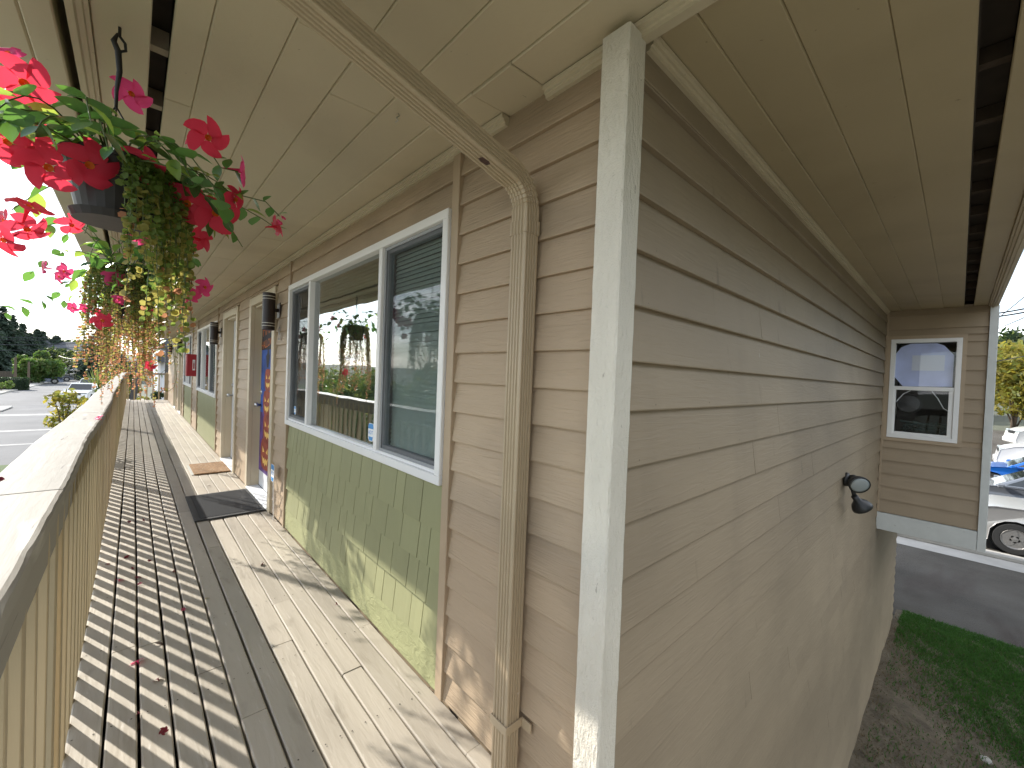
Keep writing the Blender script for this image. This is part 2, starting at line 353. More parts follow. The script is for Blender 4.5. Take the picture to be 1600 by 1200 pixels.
def ray(px, py):
    d = Vector((px - 800, 600 - py, -644)); return R.to_3x3() @ d
def on(px, py, ax, val):
    d = ray(px, py); return EYE + d * ((val - EYE[ax]) / d[ax])

# ================================================================== STRUCTURE: GROUND
G = -2.6
def sheet(name, mat, x0, x1, y0, y1, z, **kw):
    return build(MB().quad((x0, y0, z), (x1, y0, z), (x1, y1, z), (x0, y1, z)), name, mat, fixn=False, kind='structure', **kw)
# terrain: flat town ground which climbs to a hill along the street and to the east
def lot(x): return 0.06 * max(0.0, min(x, 45) - 17)
def terr(x, y):
    h = 0.0
    if y > 112: h += 7.5 * (1 - math.exp(-((y - 112) / 70.0) ** 1.6)) * (1 if x > -60 else 1)
    if x > 45: h += 6.0 * (1 - math.exp(-((x - 45) / 60.0) ** 1.5))
    if y < 60: h += lot(x)
    if 9 < x < 50 and -50 < y < 36: h -= .45
    return G - 0.03 + h
xs = sorted(set([-1500, -700, -350, -200] + list(range(-140, 141, 7)) + [200, 350, 700, 1500]))
ys = sorted(set([-1500, -700, -300, -150, -90, -50, -30] + list(range(-20, 300, 7)) + [350, 450, 700, 1500]))
v = [(x, y, terr(x, y)) for y in ys for x in xs]; nx = len(xs)
f = [(j * nx + i, j * nx + i + 1, (j + 1) * nx + i + 1, (j + 1) * nx + i) for j in range(len(ys) - 1) for i in range(nx - 1)]
o = link('ground', meshdata('ground', v, f, M_HILL, smooth=True)); setp(o, kind='structure')

# street with crossroad
def strip(name, mat, pts_l, pts_r, dz, **kw):
    mb = MB()
    for i in range(len(pts_l) - 1):
        a, b, c, d = pts_l[i], pts_r[i], pts_r[i + 1], pts_l[i + 1]
        mb.quad(*[(p[0], p[1], terr(*p[:2]) + 0.03 + dz) for p in (a, b, c, d)])
    return build(mb, name, mat, fixn=False, kind='structure', **kw)
ysl = [24, 30, 40, 50, 60, 70, 84, 98, 105, 112, 119, 126, 133, 140, 147, 154]
def xl(y): return -3.2 - 0.105 * min(y, 74) + (max(0, y - 74) * 0.02)      # left edge
strip('street', M_STREET, [(min(-10.4, -10.4 + max(0, y - 84) * .012), y) for y in ysl], [(-1.6 - max(0, y - 40) * .045, y) for y in ysl], 0.0)
sheet('crossroad', M_STREET, -120, -1.6, 23.8, 49.5, G + 0.004)
sheet('street_near', M_STREET, -40, -8.5, -60, 24.2, G + 0.002)
for k, (ya, yb) in enumerate(((34.6, 35.3), (44.0, 45.2), (29.2, 29.6))):
    sheet('crosswalk_line', M_PAINTW, -11, -3.0, ya, yb, G + 0.012)
# near-side planting strip and the concrete walk under the balcony
sheet('front_lawn', M_GRASS, -8.5, -2.9, -40, 24.0, G + 0.006)
sheet('bounce_strip', M_CONC, -2.9, -0.9, -40, 24.0, G + 0.012)  # pale strip added to bounce sunlight up onto the left soffit
sheet('lower_walk', M_CONC, -0.9, 1.05, -6, 23, G + 0.02)
# far-left kerb, footpath and verge
mb = MB()
prev = None
for p in [(-40, 49.8), (-14, 50.3), (-11.6, 55), (-10.6, 68), (-10.4, 84), (-10.6, 100), (-10.9, 112)]:
    if prev:
        a, b = prev, p
        mb.quad((a[0], a[1], G + .12), (a[0] - .18, a[1] + .1, G + .12), (b[0] - .18, b[1] + .1, G + .12), (b[0], b[1], G + .12))
        mb.quad((a[0], a[1], G - .05), (b[0], b[1], G - .05), (b[0], b[1], G + .12), (a[0], a[1], G + .12))
    prev = p
build(mb, 'kerb', M_CONC, kind='structure')
strip('footpath', M_CONC, [(-14.5, 51), (-12.9, 56), (-12.1, 68), (-12, 84), (-12.2, 100)], [(-13.9, 50.4), (-11.8, 55), (-10.8, 68), (-10.6, 84), (-10.8, 100)], .1)
strip('verge', M_GRASS, [(-60, 51), (-40, 56), (-40, 68), (-40, 84), (-40, 112)], [(-14.5, 51), (-12.9, 56), (-12.1, 68), (-12, 84), (-12.2, 112)], .09)
# traffic island
build(MB().box(-8.6, -7.05, 47.5, 51.5, G, G + .14, .05), 'traffic_island', M_CONC, kind='structure')
# east side: side yard, car park
v = []; f = []
gx = np.concatenate([np.arange(1.0, 10.41, .26), [10.42]]); gy = np.arange(-8.0, .71, .24)
rr = np.random.default_rng(3)
for j, y in enumerate(gy):
    for i, x in enumerate(gx):
        edge = (x > 10.3)
        v.append((x + (0.12 * math.sin(y * 3.1) + .07 * math.sin(y * 7.7) if edge else 0), y, G + (.005 if edge else 0.03 + .09 * math.exp(-((y - .6) / .8) ** 2) * (x < 9.9) + rr.normal() * .014)))
n = len(gx)
for j in range(len(gy) - 1):
    for i in range(n - 1): f.append((j * n + i, j * n + i + 1, (j + 1) * n + i + 1, (j + 1) * n + i))
o = link('side_yard', meshdata('side_yard', v, f, M_SOIL, smooth=True)); setp(o, kind='structure')
mb = MB()
for xa, xb in ((10.2, 17), (17, 24), (24, 31), (31, 38), (38, 44)): mb.quad((xa, -40, G + lot(xa)), (xb, -40, G + lot(xb)), (xb, 30, G + lot(xb)), (xa, 30, G + lot(xa)))
build(mb, 'car_park', M_ASPH, fixn=False, kind='structure')
bx('parking_kerb', M_CONC, None, 15.75, 16.05, -30, 20, G, G + 0.11, .02, kind='structure')
sheet('parking_apron', M_CONC, 15.0, 15.75, -30, 20, G + 0.008)
# grass blades in the side yard (uncountable)
def blades(name, mat, n, fx, zf, hmin, hmax, wd, label, seed):
    r = np.random.default_rng(seed); V = np.zeros((n, 3, 3)); k = 0
    while k < n:
        x, y = fx(r)
        if x is None: continue
        z = zf(x, y); h = r.uniform(hmin, hmax); a = r.uniform(0, 2 * PI); l = r.uniform(.2, 1.0) * h
        c, s = math.cos(a), math.sin(a); b = r.uniform(0, 2 * PI)
        V[k, 0] = (x - s * wd, y + c * wd, z); V[k, 1] = (x + s * wd, y - c * wd, z); V[k, 2] = (x + math.cos(b) * l, y + math.sin(b) * l, z + h); k += 1
    o = link(name, meshdata(name, V.reshape(-1, 3), np.arange(n * 3).reshape(-1, 3), mat)); setp(o, label, 'grass', None, 'stuff'); return o
M_BLADE = leafmat('grass_blade', (0.042, 0.11, 0.02), (0.1, 0.24, 0.04), .6, .4, .35)
M_BLADED = leafmat('dry_blade', (0.16, 0.12, 0.065), (0.2, 0.15, 0.08), .8, .4, .2)
def GQ(x, y): return (.567 * (x - 9.35) - (y - .5)) * 1.2
def gpos(r):
    x = r.uniform(5.0, 10.42); y = r.uniform(-3.6, .55)
    d = math.sin(x * 1.9 + y * 2.3) * .22 + math.sin(x * 3.7 - y * 2.9) * .16 + math.sin(x * 7 + y * 9) * .08
    q = GQ(x, y) + .4 * d + .12            # > 0 on the asphalt and outer side
    pr = 1 / (1 + math.exp(-5 * q)) + .05
    return (x, y) if r.random() < pr else (None, None)
blades('grass', M_BLADE, 110000, gpos, lambda x, y: G + .03 + .09 * math.exp(-((y - .6) / .8) ** 2) * (x < 9.9), .025, .06, .007, 'short green grass along the asphalt edge beside the building', 5)
blades('dry_grass', M_BLADED, 16000, lambda r: (r.uniform(4, 10), r.uniform(-3, .62)), lambda x, y: G + .03 + .09 * math.exp(-((y - .6) / .8) ** 2) * (x < 9.9), .015, .05, .005, 'sparse dry grass and litter on bare soil below the side wall', 6)
# a few stones by the wall
for (x, y, sx) in ((5.1, .38, .17), (5.6, -.2, .11), (6.3, .15, .06), (6.9, -.35, .06)):
    rs = random.Random(int(x * 100)); mb = MB(); mb.lathe([(sx * .05, -sx * .2), (sx * .8, -sx * .15), (sx, .0), (sx * .75, sx * .28), (sx * .3, sx * .4)], 9, (x, y, G + .05))
    mb.v = [(p[0] + rs.uniform(-.12, .12) * sx, p[1] + rs.uniform(-.12, .12) * sx, p[2] + rs.uniform(-.1, .1) * sx) for p in mb.v]
    build(mb, 'stone', M_CONC, smooth=False, label={510: 'largest grey stone on the soil near the side wall foot', 560: 'second largest grey stone on the bare soil', 630: 'small grey stone on soil close to the side wall', 690: 'small grey stone on soil farthest from the side wall'}[int(round(x * 100))], cat='stone', group='stones on the bare soil')

# ================================================================== BUILDING
B = thing('apartment_building', (1.02, .64, G), 'tan clapboard apartment building with green shingle panels and white corner post', 'building')
W = 1.02; TOP = 2.40; YW = 0.64
BK = MATS['dim_room']
def plank_y(y0, y1, z0, z1, mat=M_SIDE_Y):
    """lapped siding plank on the front wall (faces -x): thick at the lower edge"""
    j = random.uniform(-.0012, .0012)
    mb = MB().convex([(W - .006 + j, y0, z0), (W + .02, y0, z0), (W + .02, y1, z0), (W - .006 + j, y1, z0), (W + .011, y0, z1), (W + .02, y0, z1), (W + .02, y1, z1), (W + .011, y1, z1), (W - .0072 + j, y0, z0 + .004), (W - .0072 + j, y1, z0 + .004)],
        [(0, 1, 2, 3), (4, 5, 6, 7), (0, 8, 4, 5, 1), (3, 9, 7, 6, 2), (1, 2, 6, 5), (0, 3, 9, 8), (8, 9, 7, 4)])
    return build(mb, 'siding_plank', mat, B, fixn=False)
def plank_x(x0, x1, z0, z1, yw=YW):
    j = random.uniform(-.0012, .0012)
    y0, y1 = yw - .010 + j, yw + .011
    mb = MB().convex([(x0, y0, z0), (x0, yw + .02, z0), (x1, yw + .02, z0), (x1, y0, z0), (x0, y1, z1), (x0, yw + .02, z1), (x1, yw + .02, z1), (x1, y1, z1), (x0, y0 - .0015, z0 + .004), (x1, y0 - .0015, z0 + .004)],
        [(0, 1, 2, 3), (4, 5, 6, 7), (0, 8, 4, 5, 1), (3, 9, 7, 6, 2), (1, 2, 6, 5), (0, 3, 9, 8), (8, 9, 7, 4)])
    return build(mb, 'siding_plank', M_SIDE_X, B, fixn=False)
def fill_y(y0, y1, z0, z1, pitch=.1255, ref=2.265):
    k0 = math.ceil((ref - z1) / pitch) ; 
    k = k0 - 1
    while True:
        zb = ref - k * pitch; zt = zb + pitch
        if zt <= z0 + .004: break
        b = max(zb, z0); t = min(zt + .012, z1)
        if t - b > .012 and b < z1: plank_y(y0, y1, b, t)
        k += 1
SEG = [(.714, 1.468, .004, 2.402), (1.52, 4.02, 2.146, 2.402), (4.052, 4.50, .004, 2.402), (4.50, 5.70, 2.225, 2.402), (5.70, 6.46, .004, 2.402),
       (6.46, 7.62, 2.225, 2.402), (7.62, 8.235, .004, 2.402), (8.235, 10.98, 2.16, 2.402), (10.98, 12.06, .004, 2.402), (12.06, 14.1, 2.16, 2.402),
       (14.1, 14.72, .004, 2.402), (14.72, 15.86, 2.225, 2.402), (15.86, 16.6, .004, 2.402), (16.6, 17.72, 2.225, 2.402), (17.72, 21.0, .004, 2.402)]
for s in SEG:
    if s[0] > 14 and s[1] - s[0] > 2: fill_y(s[0], s[1], s[2], s[3], .251, 2.265)
    else: fill_y(*s)
# solid wall behind the cladding, with openings left out
OPEN = [(1.55, 4.0, .95, 2.12), (4.6, 5.6, 0.0, 2.13), (6.55, 7.52, 0.0, 2.13), (8.27, 10.93, .9, 2.14), (12.1, 14.06, .9, 2.14), (14.82, 15.76, 0.0, 2.13), (16.7, 17.62, 0.0, 2.13)]
mb = MB(); y = .66
for (a, b, c, d) in OPEN:
    if c == 0: a -= .04; b += .04; d += .03
    mb.box(W + .021, W + .12, y, a, -.25, TOP + .1)
    if c > 0: mb.box(W + .021, W + .12, a, b, -.25, c)
    mb.box(W + .021, W + .12, a, b, d, TOP + .1); y = b
mb.box(W + .021, W + .12, y, 21, -.25, TOP + .1)
build(mb, 'front_wall', M_TRIM_TAN, B)
bx('lower_wall', M_TRIM_TAN, B, W + .02, W + .2, .66, 21, G, -.25)
bx('end_wall', M_TRIM_TAN, B, W + .02, 12, 21.0, 21.15, G, TOP + .1)
# side wall cladding
K = 1.05
rows = [1.42 + (z - 1.42) * K for z in (2.219, 2.068, 1.924, 1.777, 1.627, 1.474, 1.339, 1.184, 1.031, .877)]
pitch = .1595
while rows[-1] > G + .1: rows.append(rows[-1] - pitch)
rows = [2.265] + [r for r in rows if r < 2.26]
rj = random.Random(5); prevz = 2.40
JO = {3: [3.9], 4: [2.5], 5: [2.14], 6: [4.9], 7: [], 8: [2.5, 5.2], 9: [2.14], 10: [3.3], 12: [4.2]}
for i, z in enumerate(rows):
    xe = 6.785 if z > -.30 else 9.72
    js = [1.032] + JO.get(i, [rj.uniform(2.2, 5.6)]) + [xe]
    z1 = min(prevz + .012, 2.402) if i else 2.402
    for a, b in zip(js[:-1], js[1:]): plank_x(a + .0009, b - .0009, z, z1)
    prevz = z
nl = MB(); rn = random.Random(77)
for i, z in enumerate(rows):
    x = 1.1 + rn.uniform(0, .1)
    while x < (6.7 if z > -.3 else 9.6):
        if rn.random() < .8:
            r = .0032; yy = YW - .0106 + .0022; zz = z + .016 + rn.uniform(-.003, .003); xx = x + rn.uniform(-.01, .01)
            nl.quad(*[(xx + r * math.cos(k * PI / 3), yy - .0012, zz + r * math.sin(k * PI / 3)) for k in range(6)])
        x += .4064
build(nl, 'nail_heads', mk('painted_nail', (.2, .15, .1), .6), B, fixn=False, kind='stuff')
bx('side_wall', M_TRIM_TAN, B, W + .121, 9.7, YW + .021, YW + .14, G, TOP + .1)
bx('rear_wall', M_TRIM_TAN, B, 9.58, 9.7, YW + .14, 21, G, -.3)
# corner post (4x4, rough)
def roughpost(x0, x1, y0, y1, z0, z1, n=60, seed=1):
    r = random.Random(seed); rings = []
    for k in range(n + 1):
        z = z0 + (z1 - z0) * k / n; ring = []
        for (x, y) in ((x0 + .004, y0), (x1, y0), (x1, y1), (x0, y1), (x0, y0 + .005)): ring.append((x + r.gauss(0, .0004), y + r.gauss(0, .0004), z))
        rings.append(ring)
    return MB().sweep(None, rings)
build(roughpost(.95, 1.032, .627, .712, -.2, 2.372), 'corner_post', M_WOODW, B)
# vertical tan strips beside windows
for (a, b) in ((1.468, 1.52), (4.02, 4.052), (8.20, 8.235), (10.98, 11.02), (12.03, 12.06), (14.1, 14.14)):
    bx('trim_strip', M_TRIM_TAN, B, W - .016, W + .02, a, b, .003, 2.362, .002)
# crown moulding under the soffit
def crown_y(y0, y1):
    prof = [(W + .02, 2.362), (W - .010, 2.362), (W - .011, 2.372), (W - .017, 2.374), (W - .018, 2.383), (W - .026, 2.385), (W - .028, 2.398), (W + .02, 2.398)]
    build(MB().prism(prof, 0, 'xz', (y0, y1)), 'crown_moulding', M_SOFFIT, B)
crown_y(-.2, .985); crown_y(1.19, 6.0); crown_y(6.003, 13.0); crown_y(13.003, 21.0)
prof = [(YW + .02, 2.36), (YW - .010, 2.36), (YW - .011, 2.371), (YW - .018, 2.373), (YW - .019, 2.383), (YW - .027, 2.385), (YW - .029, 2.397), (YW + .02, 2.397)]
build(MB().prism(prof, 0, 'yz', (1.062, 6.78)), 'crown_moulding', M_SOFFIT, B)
# soffit boards
XB = [(.0685, .1495), (.1495, .324), (.324, .4955), (.4955, .674), (.674, .8525), (.8525, 1.035)]
rs = random.Random(21)
FIX = {0: [2.03, 4.9], 1: [3.2], 2: [1.30, 2.9], 3: [1.55, 4.6], 4: [1.33, 3.6], 5: [.99, 1.19, 4.2]}
for i, (a, b) in enumerate(XB):
    cuts = [-.24] + FIX[i]
    while cuts[-1] < 18.5: cuts.append(cuts[-1] + rs.uniform(2.6, 3.7))
    cuts.append(21.2)
    for c, d in zip(cuts[:-1], cuts[1:]):
        dz = rs.uniform(-.0015, .0015) - (.002 if i == 5 and abs(c - .99) < .01 else 0)
        g = .0006
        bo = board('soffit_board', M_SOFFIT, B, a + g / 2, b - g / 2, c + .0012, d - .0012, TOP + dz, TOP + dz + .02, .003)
        bo.rotation_euler = (0, -.038 + rs.uniform(-.006, .006), 0)
bx('soffit_backing', M_DARKWOOD, B, .07, 1.1, -.24, 21.2, TOP + .03, TOP + .05)
def cutsx(a, r): 
    c = [a]
    while c[-1] < 10: c.append(c[-1] + r.uniform(3.2, 4.4))
    return c + [12.2]
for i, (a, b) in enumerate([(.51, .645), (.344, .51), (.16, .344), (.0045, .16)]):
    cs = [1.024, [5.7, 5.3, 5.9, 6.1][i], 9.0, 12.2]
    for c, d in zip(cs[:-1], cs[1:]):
        bo = board('soffit_board', M_SOFFIT_SHADED, B, c + .001, d - .001, a + .0004, b - .0004, TOP, TOP + .02, .002)
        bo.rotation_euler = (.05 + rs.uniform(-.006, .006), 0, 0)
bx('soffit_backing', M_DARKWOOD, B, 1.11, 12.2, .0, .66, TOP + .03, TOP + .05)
# vent slots: outer boards, blocking and edges
bx('vent_backing', M_DARKWOOD, B, .02, .07, -.2, 21.2, TOP + .12, TOP + .14)
bx('vent_backing', M_DARKWOOD, B, 1.0, 12.2, -.07, .01, TOP + .12, TOP + .14)
k = 0
for yb in np.arange(.2, 21, .405): board('blocking', M_SOFFIT, B, .02, .07, yb, yb + .038, TOP + .055, TOP + .115, 0)
for xb in np.arange(1.15, 12, .405): board('blocking', M_BARK, B, xb, xb + .038, -.068, .006, TOP + .065, TOP + .115, 0)
cs = [-.06, 2.9, 6.2, 9.8, 13.2, 17.0, 21.2]
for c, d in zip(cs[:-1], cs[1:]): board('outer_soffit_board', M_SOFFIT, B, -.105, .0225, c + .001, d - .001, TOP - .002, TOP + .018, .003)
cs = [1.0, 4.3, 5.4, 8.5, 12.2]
for c, d in zip(cs[:-1], cs[1:]): board('outer_soffit_board', M_SOFFIT_SHADED, B, c + .001, d - .001, -.172, -.066, TOP - .002, TOP + .018, .003)
prof = [(-.106, 2.415), (-.106, 2.385), (-.115, 2.383), (-.118, 2.374), (-.13, 2.372), (-.134, 2.362), (-.15, 2.36), (-.15, 2.415)]
build(MB().prism(prof, 0, 'xz', (-.2, 21.2)), 'eave_moulding', M_SOFFIT, B)
prof = [(-.173, 2.415), (-.173, 2.386), (-.182, 2.384), (-.185, 2.375), (-.196, 2.373), (-.2, 2.362), (-.214, 2.36), (-.214, 2.415)]
build(MB().prism(prof, 0, 'yz', (-.15, 12.2)), 'eave_moulding', M_SOFFIT, B)
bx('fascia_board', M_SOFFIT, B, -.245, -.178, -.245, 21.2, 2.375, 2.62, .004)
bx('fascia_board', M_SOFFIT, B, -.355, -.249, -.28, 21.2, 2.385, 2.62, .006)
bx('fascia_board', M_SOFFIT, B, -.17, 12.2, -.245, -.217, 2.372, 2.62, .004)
bx('roof', M_DARKWOOD, B, -.37, 12.35, -.3, 21.35, 2.63, 2.72)
# dark void above the slots
bx('eave_cover', M_DARKWOOD, B, -.17, .07, -.21, 21.2, TOP + .2, TOP + .22)

hk = MB().tube([on(622, 178, 2, 2.398), on(624, 181, 2, 2.39), on(619, 184, 2, 2.375), on(622, 188, 2, 2.368), on(618, 191, 2, 2.372)], .0022, 5); build(hk, 'wire_hook', M_METAL, B, fixn=False)
# green shingles below the near window, one by one
rsg = random.Random(9)
zs = [.06, .178, .358, .536, .716, .932]
for k in range(1, 5):
    z0, z1 = zs[k], zs[k + 1] + (.012 if k < 4 else 0); y = 1.522
    while y < 4.018:
        wdt = rsg.choice([.095, .11, .13, .15, .17, .19]); y2 = min(y + wdt, 4.018)
        if 4.018 - y2 < .05: y2 = 4.018
        zb = z0 + rsg.uniform(-.002, .002); p = rsg.uniform(-.001, .001)
        mb = MB().convex([(W - .007 + p, y + .0024, zb), (W + .02, y + .0024, zb), (W + .02, y2 - .0024, zb), (W - .007 + p, y2 - .0024, zb), (W + .011, y + .0024, z1), (W + .02, y + .0024, z1), (W + .02, y2 - .0024, z1), (W + .011, y2 - .0024, z1)],
            [(0, 1, 2, 3), (4, 5, 6, 7), (0, 4, 5, 1), (3, 7, 6, 2), (1, 2, 6, 5), (0, 3, 7, 4)])
        build(mb, 'shingle', M_GREEN, B, fixn=False); y = y2
bx('base_board', M_GREENB, B, W - .004, W + .02, 1.522, 4.018, .003, .19, .003)
def far_panel(y0, y1, top):
    mb = MB(); r = random.Random(int(y0))
    for k in range(5):
        z0 = .178 * k + .004; z1 = min(z0 + .19, top); y = y0
        while y < y1 - .01:
            y2 = min(y + r.choice([.1, .13, .16, .19]), y1)
            mb.convex([(W - .002, y + .002, z0), (W + .02, y + .002, z0), (W + .02, y2 - .002, z0), (W - .002, y2 - .002, z0), (W + .012, y + .002, z1), (W + .02, y + .002, z1), (W + .02, y2 - .002, z1), (W + .012, y2 - .002, z1)],
                [(0, 1, 2, 3), (4, 5, 6, 7), (0, 4, 5, 1), (3, 7, 6, 2), (1, 2, 6, 5), (0, 3, 7, 4)]); y = y2
    build(mb, 'shingle_panel', M_GREEN, B, fixn=False, kind='stuff')
far_panel(8.237, 10.978, .885); far_panel(12.062, 14.098, .885)

# ---- windows
def window(y0, y1, z0, z1, mulls, blind=True, sticker=False):
    fr = MB(); t = .042; x0, x1 = W - .03, W + .05
    fr.box(x0, x1, y0, y1, z1 - t, z1, .003); fr.box(x0, x1, y0, y1, z0, z0 + t, .003)
    fr.box(x0, x1, y0, y0 + t, z0 + t, z1 - t, .003); fr.box(x0, x1, y1 - t, y1, z0 + t, z1 - t, .003)
    fr.box(W - .012, x1, y0 + t, y1 - t, z0 + t, z0 + t + .014)       # lower track
    f = build(fr, 'window', M_WHITE, B)
    ms = [y0 + t] + mulls + [y1 - t]
    for m in mulls: bx('mullion', M_WHITE, f, W - .026, W + .045, m - .02, m + .02, z0 + t + .014, z1 - t, .003)
    n = len(ms) - 1
    for i in range(n):
        a = ms[i] + (.02 if i else 0); b = ms[i + 1] - (.02 if i < n - 1 else 0); zb, zt = z0 + t + .014, z1 - t
        if n == 3 and i == 1:
            bx('pane', M_GLASSM, f, W + .012, W + .018, a, b, zb, zt)
            continue
        s = .034; sa = MB()
        sa.box(W + .0, W + .03, a, b, zb, zb + s); sa.box(W + .0, W + .03, a, b, zt - s, zt)
        sa.box(W + .0, W + .03, a, a + s, zb + s, zt - s); sa.box(W + .0, W + .03, b - s, b, zb + s, zt - s)
        sa.box(W - .008, W - .001, a, a + .018, zb, zt); sa.box(W - .008, W - .001, b - .018, b, zb, zt)
        sa.box(W - .008, W - .001, a + .018, b - .018, zb, zb + .016); sa.box(W - .008, W - .001, a + .018, b - .018, zt - .016, zt)
        build(sa, 'sash', M_GREYFR, f)
        bx('pane', M_GLASSD, f, W + .012, W + .018, a + s, b - s, zb + s, zt - s)
        build(MB().quad((W - .004, a + .018, zb + .016), (W - .004, b - .018, zb + .016), (W - .004, b - .018, zt - .016), (W - .004, a + .018, zt - .016)), 'insect_screen', M_SCREEN, f, fixn=False)
    if blind:
        mb = MB(); z = z1 - .08
        r = random.Random(3)
        while z > z0 + .03:
            for (a, b) in ((y0 + .08, y0 + .62), (y0 + .66, y1 - .6)):
                zz = z + r.uniform(-.001, .001)
                mb.quad((W + .045, a, zz - .012), (W + .045, b, zz - .012), (W + .054, b, zz + .0125), (W + .054, a, zz + .0125))
            z -= .0235
        build(mb, 'blind', M_BLIND, f, fixn=False)
    rm = MB(); xa, xb = W + .121, W + 2.4
    rm.quad((xb, y0 - .4, z0 - .8), (xb, y1 + .4, z0 - .8), (xb, y1 + .4, z1 + .2), (xb, y0 - .4, z1 + .2))
    rm.quad((xa, y0 - .4, z0 - .8), (xb, y0 - .4, z0 - .8), (xb, y0 - .4, z1 + .2), (xa, y0 - .4, z1 + .2))
    rm.quad((xa, y1 + .4, z0 - .8), (xb, y1 + .4, z0 - .8), (xb, y1 + .4, z1 + .2), (xa, y1 + .4, z1 + .2))
    rm.quad((xa, y0 - .4, z1 + .2), (xb, y0 - .4, z1 + .2), (xb, y1 + .4, z1 + .2), (xa, y1 + .4, z1 + .2))
    rm.quad((xa, y0 - .4, z0 - .8), (xb, y0 - .4, z0 - .8), (xb, y1 + .4, z0 - .8), (xa, y1 + .4, z0 - .8))
    build(rm, 'room', M_ROOM, f, fixn=False)
    return f
w1 = window(1.525, 4.015, .93, 2.142, [2.19, 3.44])
window(8.24, 10.975, .885, 2.155, [9.1, 10.25]); window(12.065, 14.095, .885, 2.155, [12.75, 13.45])
# security sticker on the near window and the small one on the far sash
def shield(xp, yc, zc, s, parent=None, sx=-1):
    oct_ = [(yc - .38 * s, zc + .5 * s), (yc + .38 * s, zc + .5 * s), (yc + .5 * s, zc + .3 * s), (yc + .5 * s, zc - .42 * s), (yc + .3 * s, zc - .62 * s), (yc - .3 * s, zc - .62 * s), (yc - .5 * s, zc - .42 * s), (yc - .5 * s, zc + .3 * s)]
    oct_ = [(y, zc + (z - zc) * 1.25) for y, z in oct_]
    o = build(MB().prism(oct_, 0, 'yz', (xp, xp + .0015)), 'security_sign', M_CLEARW, parent)
    bl = [(yc - .36 * s, zc + .59 * s), (yc + .36 * s, zc + .59 * s), (yc + .46 * s, zc + .36 * s), (yc + .46 * s, zc + .2 * s), (yc - .46 * s, zc + .2 * s), (yc - .46 * s, zc + .36 * s)]
    build(MB().prism(bl, 0, 'yz', (xp - .0012, xp - .0002)), 'blue_band', M_BLUEP, o)
    bl = [(yc - .4 * s, zc - .42 * s), (yc + .4 * s, zc - .42 * s), (yc + .26 * s, zc - .72 * s), (yc - .26 * s, zc - .72 * s)]
    build(MB().prism(bl, 0, 'yz', (xp - .0012, xp - .0002)), 'blue_band', M_BLUEP, o)
    build(text_mb('ADT', .42 * s, (xp - .0014, yc, zc - .1 * s), (0, -1, 0), (0, 0, 1)), 'lettering', M_BLUEP, o, fixn=False)
    return o
setp(shield(W + .0095, 2.32, 1.07, .075), 'small blue and white octagonal security sticker low on the middle window pane', 'sticker')
setp(shield(W - .006, 3.80, 1.07, .05), 'tiny blue and white sticker low on the narrow left window sash', 'sticker')

# ---- doors
def door(y0, y1, banner=False):
    d = thing('door', (W, (y0 + y1) / 2, 0)); d.parent = B; d.location = Vector((W, (y0 + y1) / 2, 0)) - wl(B)
    return d
def make_door(y0, y1):
    t = .095
    fr = MB(); fr.box(W - .024, W + .02, y0 - t, y0, .003, 2.21, .003); fr.box(W - .024, W + .02, y1, y1 + t, .003, 2.21, .003)
    fr.box(W - .022, W + .02, y0, y1, 2.125, 2.21, .003)
    fr.box(W + .0205, W + .14, y0 - .02, y0, .003, 2.125); fr.box(W + .0205, W + .14, y1, y1 + .02, .003, 2.125); fr.box(W + .0205, W + .14, y0, y1, 2.105, 2.125)
    f = build(fr, 'door_frame', M_CREAM, B)
    slab = MB().box(W + .1, W + .14, y0 + .004, y1 - .004, .03, 2.1, .002)
    for (a, b) in ((.12, .44), (.56, .88)):
        for (c, e) in ((.15, .8), (.95, 1.55), (1.65, 1.95)):
            ya, yb = y0 + a * (y1 - y0), y0 + b * (y1 - y0)
            slab.box(W + .094, W + .1, ya, yb, c, e, .004)
    build(slab, 'door_leaf', M_DOORW, f)
    kn = MB().lathe([(.012, -.0), (.012, -.04), (.028, -.045), (.03, -.06), (.02, -.075)], 12, (W + .1, y1 - .07, .98), 'x'); kn.lathe([(.028, 0), (.028, -.015), (.01, -.02)], 12, (W + .1, y1 - .07, 1.13), 'x')
    build(kn, 'door_knob', M_METAL, f, smooth=True)
    bx('threshold', M_DOORW, f, W - .03, W + .1, y0, y1, .002, .03, .006)
    return f
for (a, b) in ((4.6, 5.6), (6.55, 7.52), (14.82, 15.76), (16.7, 17.62)): make_door(a, b)
# halloween banner hanging on the near door
bnx = W + .091
BN = thing('door_banner', (bnx, 5.3, 1.95), 'blue and purple Halloween banner with stacked carved pumpkins hanging on the near white door', 'banner')
M_BAN = mk('banner_cloth', (0.03, 0.09, 0.36), .7, mott=(6, .5)); M_BAN2 = mk('banner_purple', (0.11, 0.045, 0.2), .7, mott=(9, .6))
M_PUMP = mk('pumpkin_print', (0.3, 0.05, 0.02), .7, mott=(12, .5)); M_GLOWP = mk('pumpkin_face_print', (0.8, 0.5, 0.12), .7); M_ORANGEP = mk('orange_print', (0.55, 0.15, 0.02), .7)
M_INKP = mk('dark_print', (0.012, 0.012, 0.02), .7)
bx('cloth', M_BAN, BN, bnx, bnx + .0025, 4.85, 5.56, .9, 1.98); bx('lower_cloth', M_BAN2, BN, bnx, bnx + .0025, 4.85, 5.56, .22, .9)
bx('header_band', M_INKP, BN, bnx - .001, bnx - .0002, 4.85, 5.56, 1.62, 1.97)
build(text_mb('HAPPY', .22, (bnx - .002, 5.2, 1.87), (0, -.97, .1), (0, .1, .97)), 'lettering', M_ORANGEP, BN, fixn=False)
build(text_mb('HALLOWEEN', .13, (bnx - .002, 5.2, 1.70), (0, -.97, .1), (0, .1, .97)), 'lettering', M_ORANGEP, BN, fixn=False)
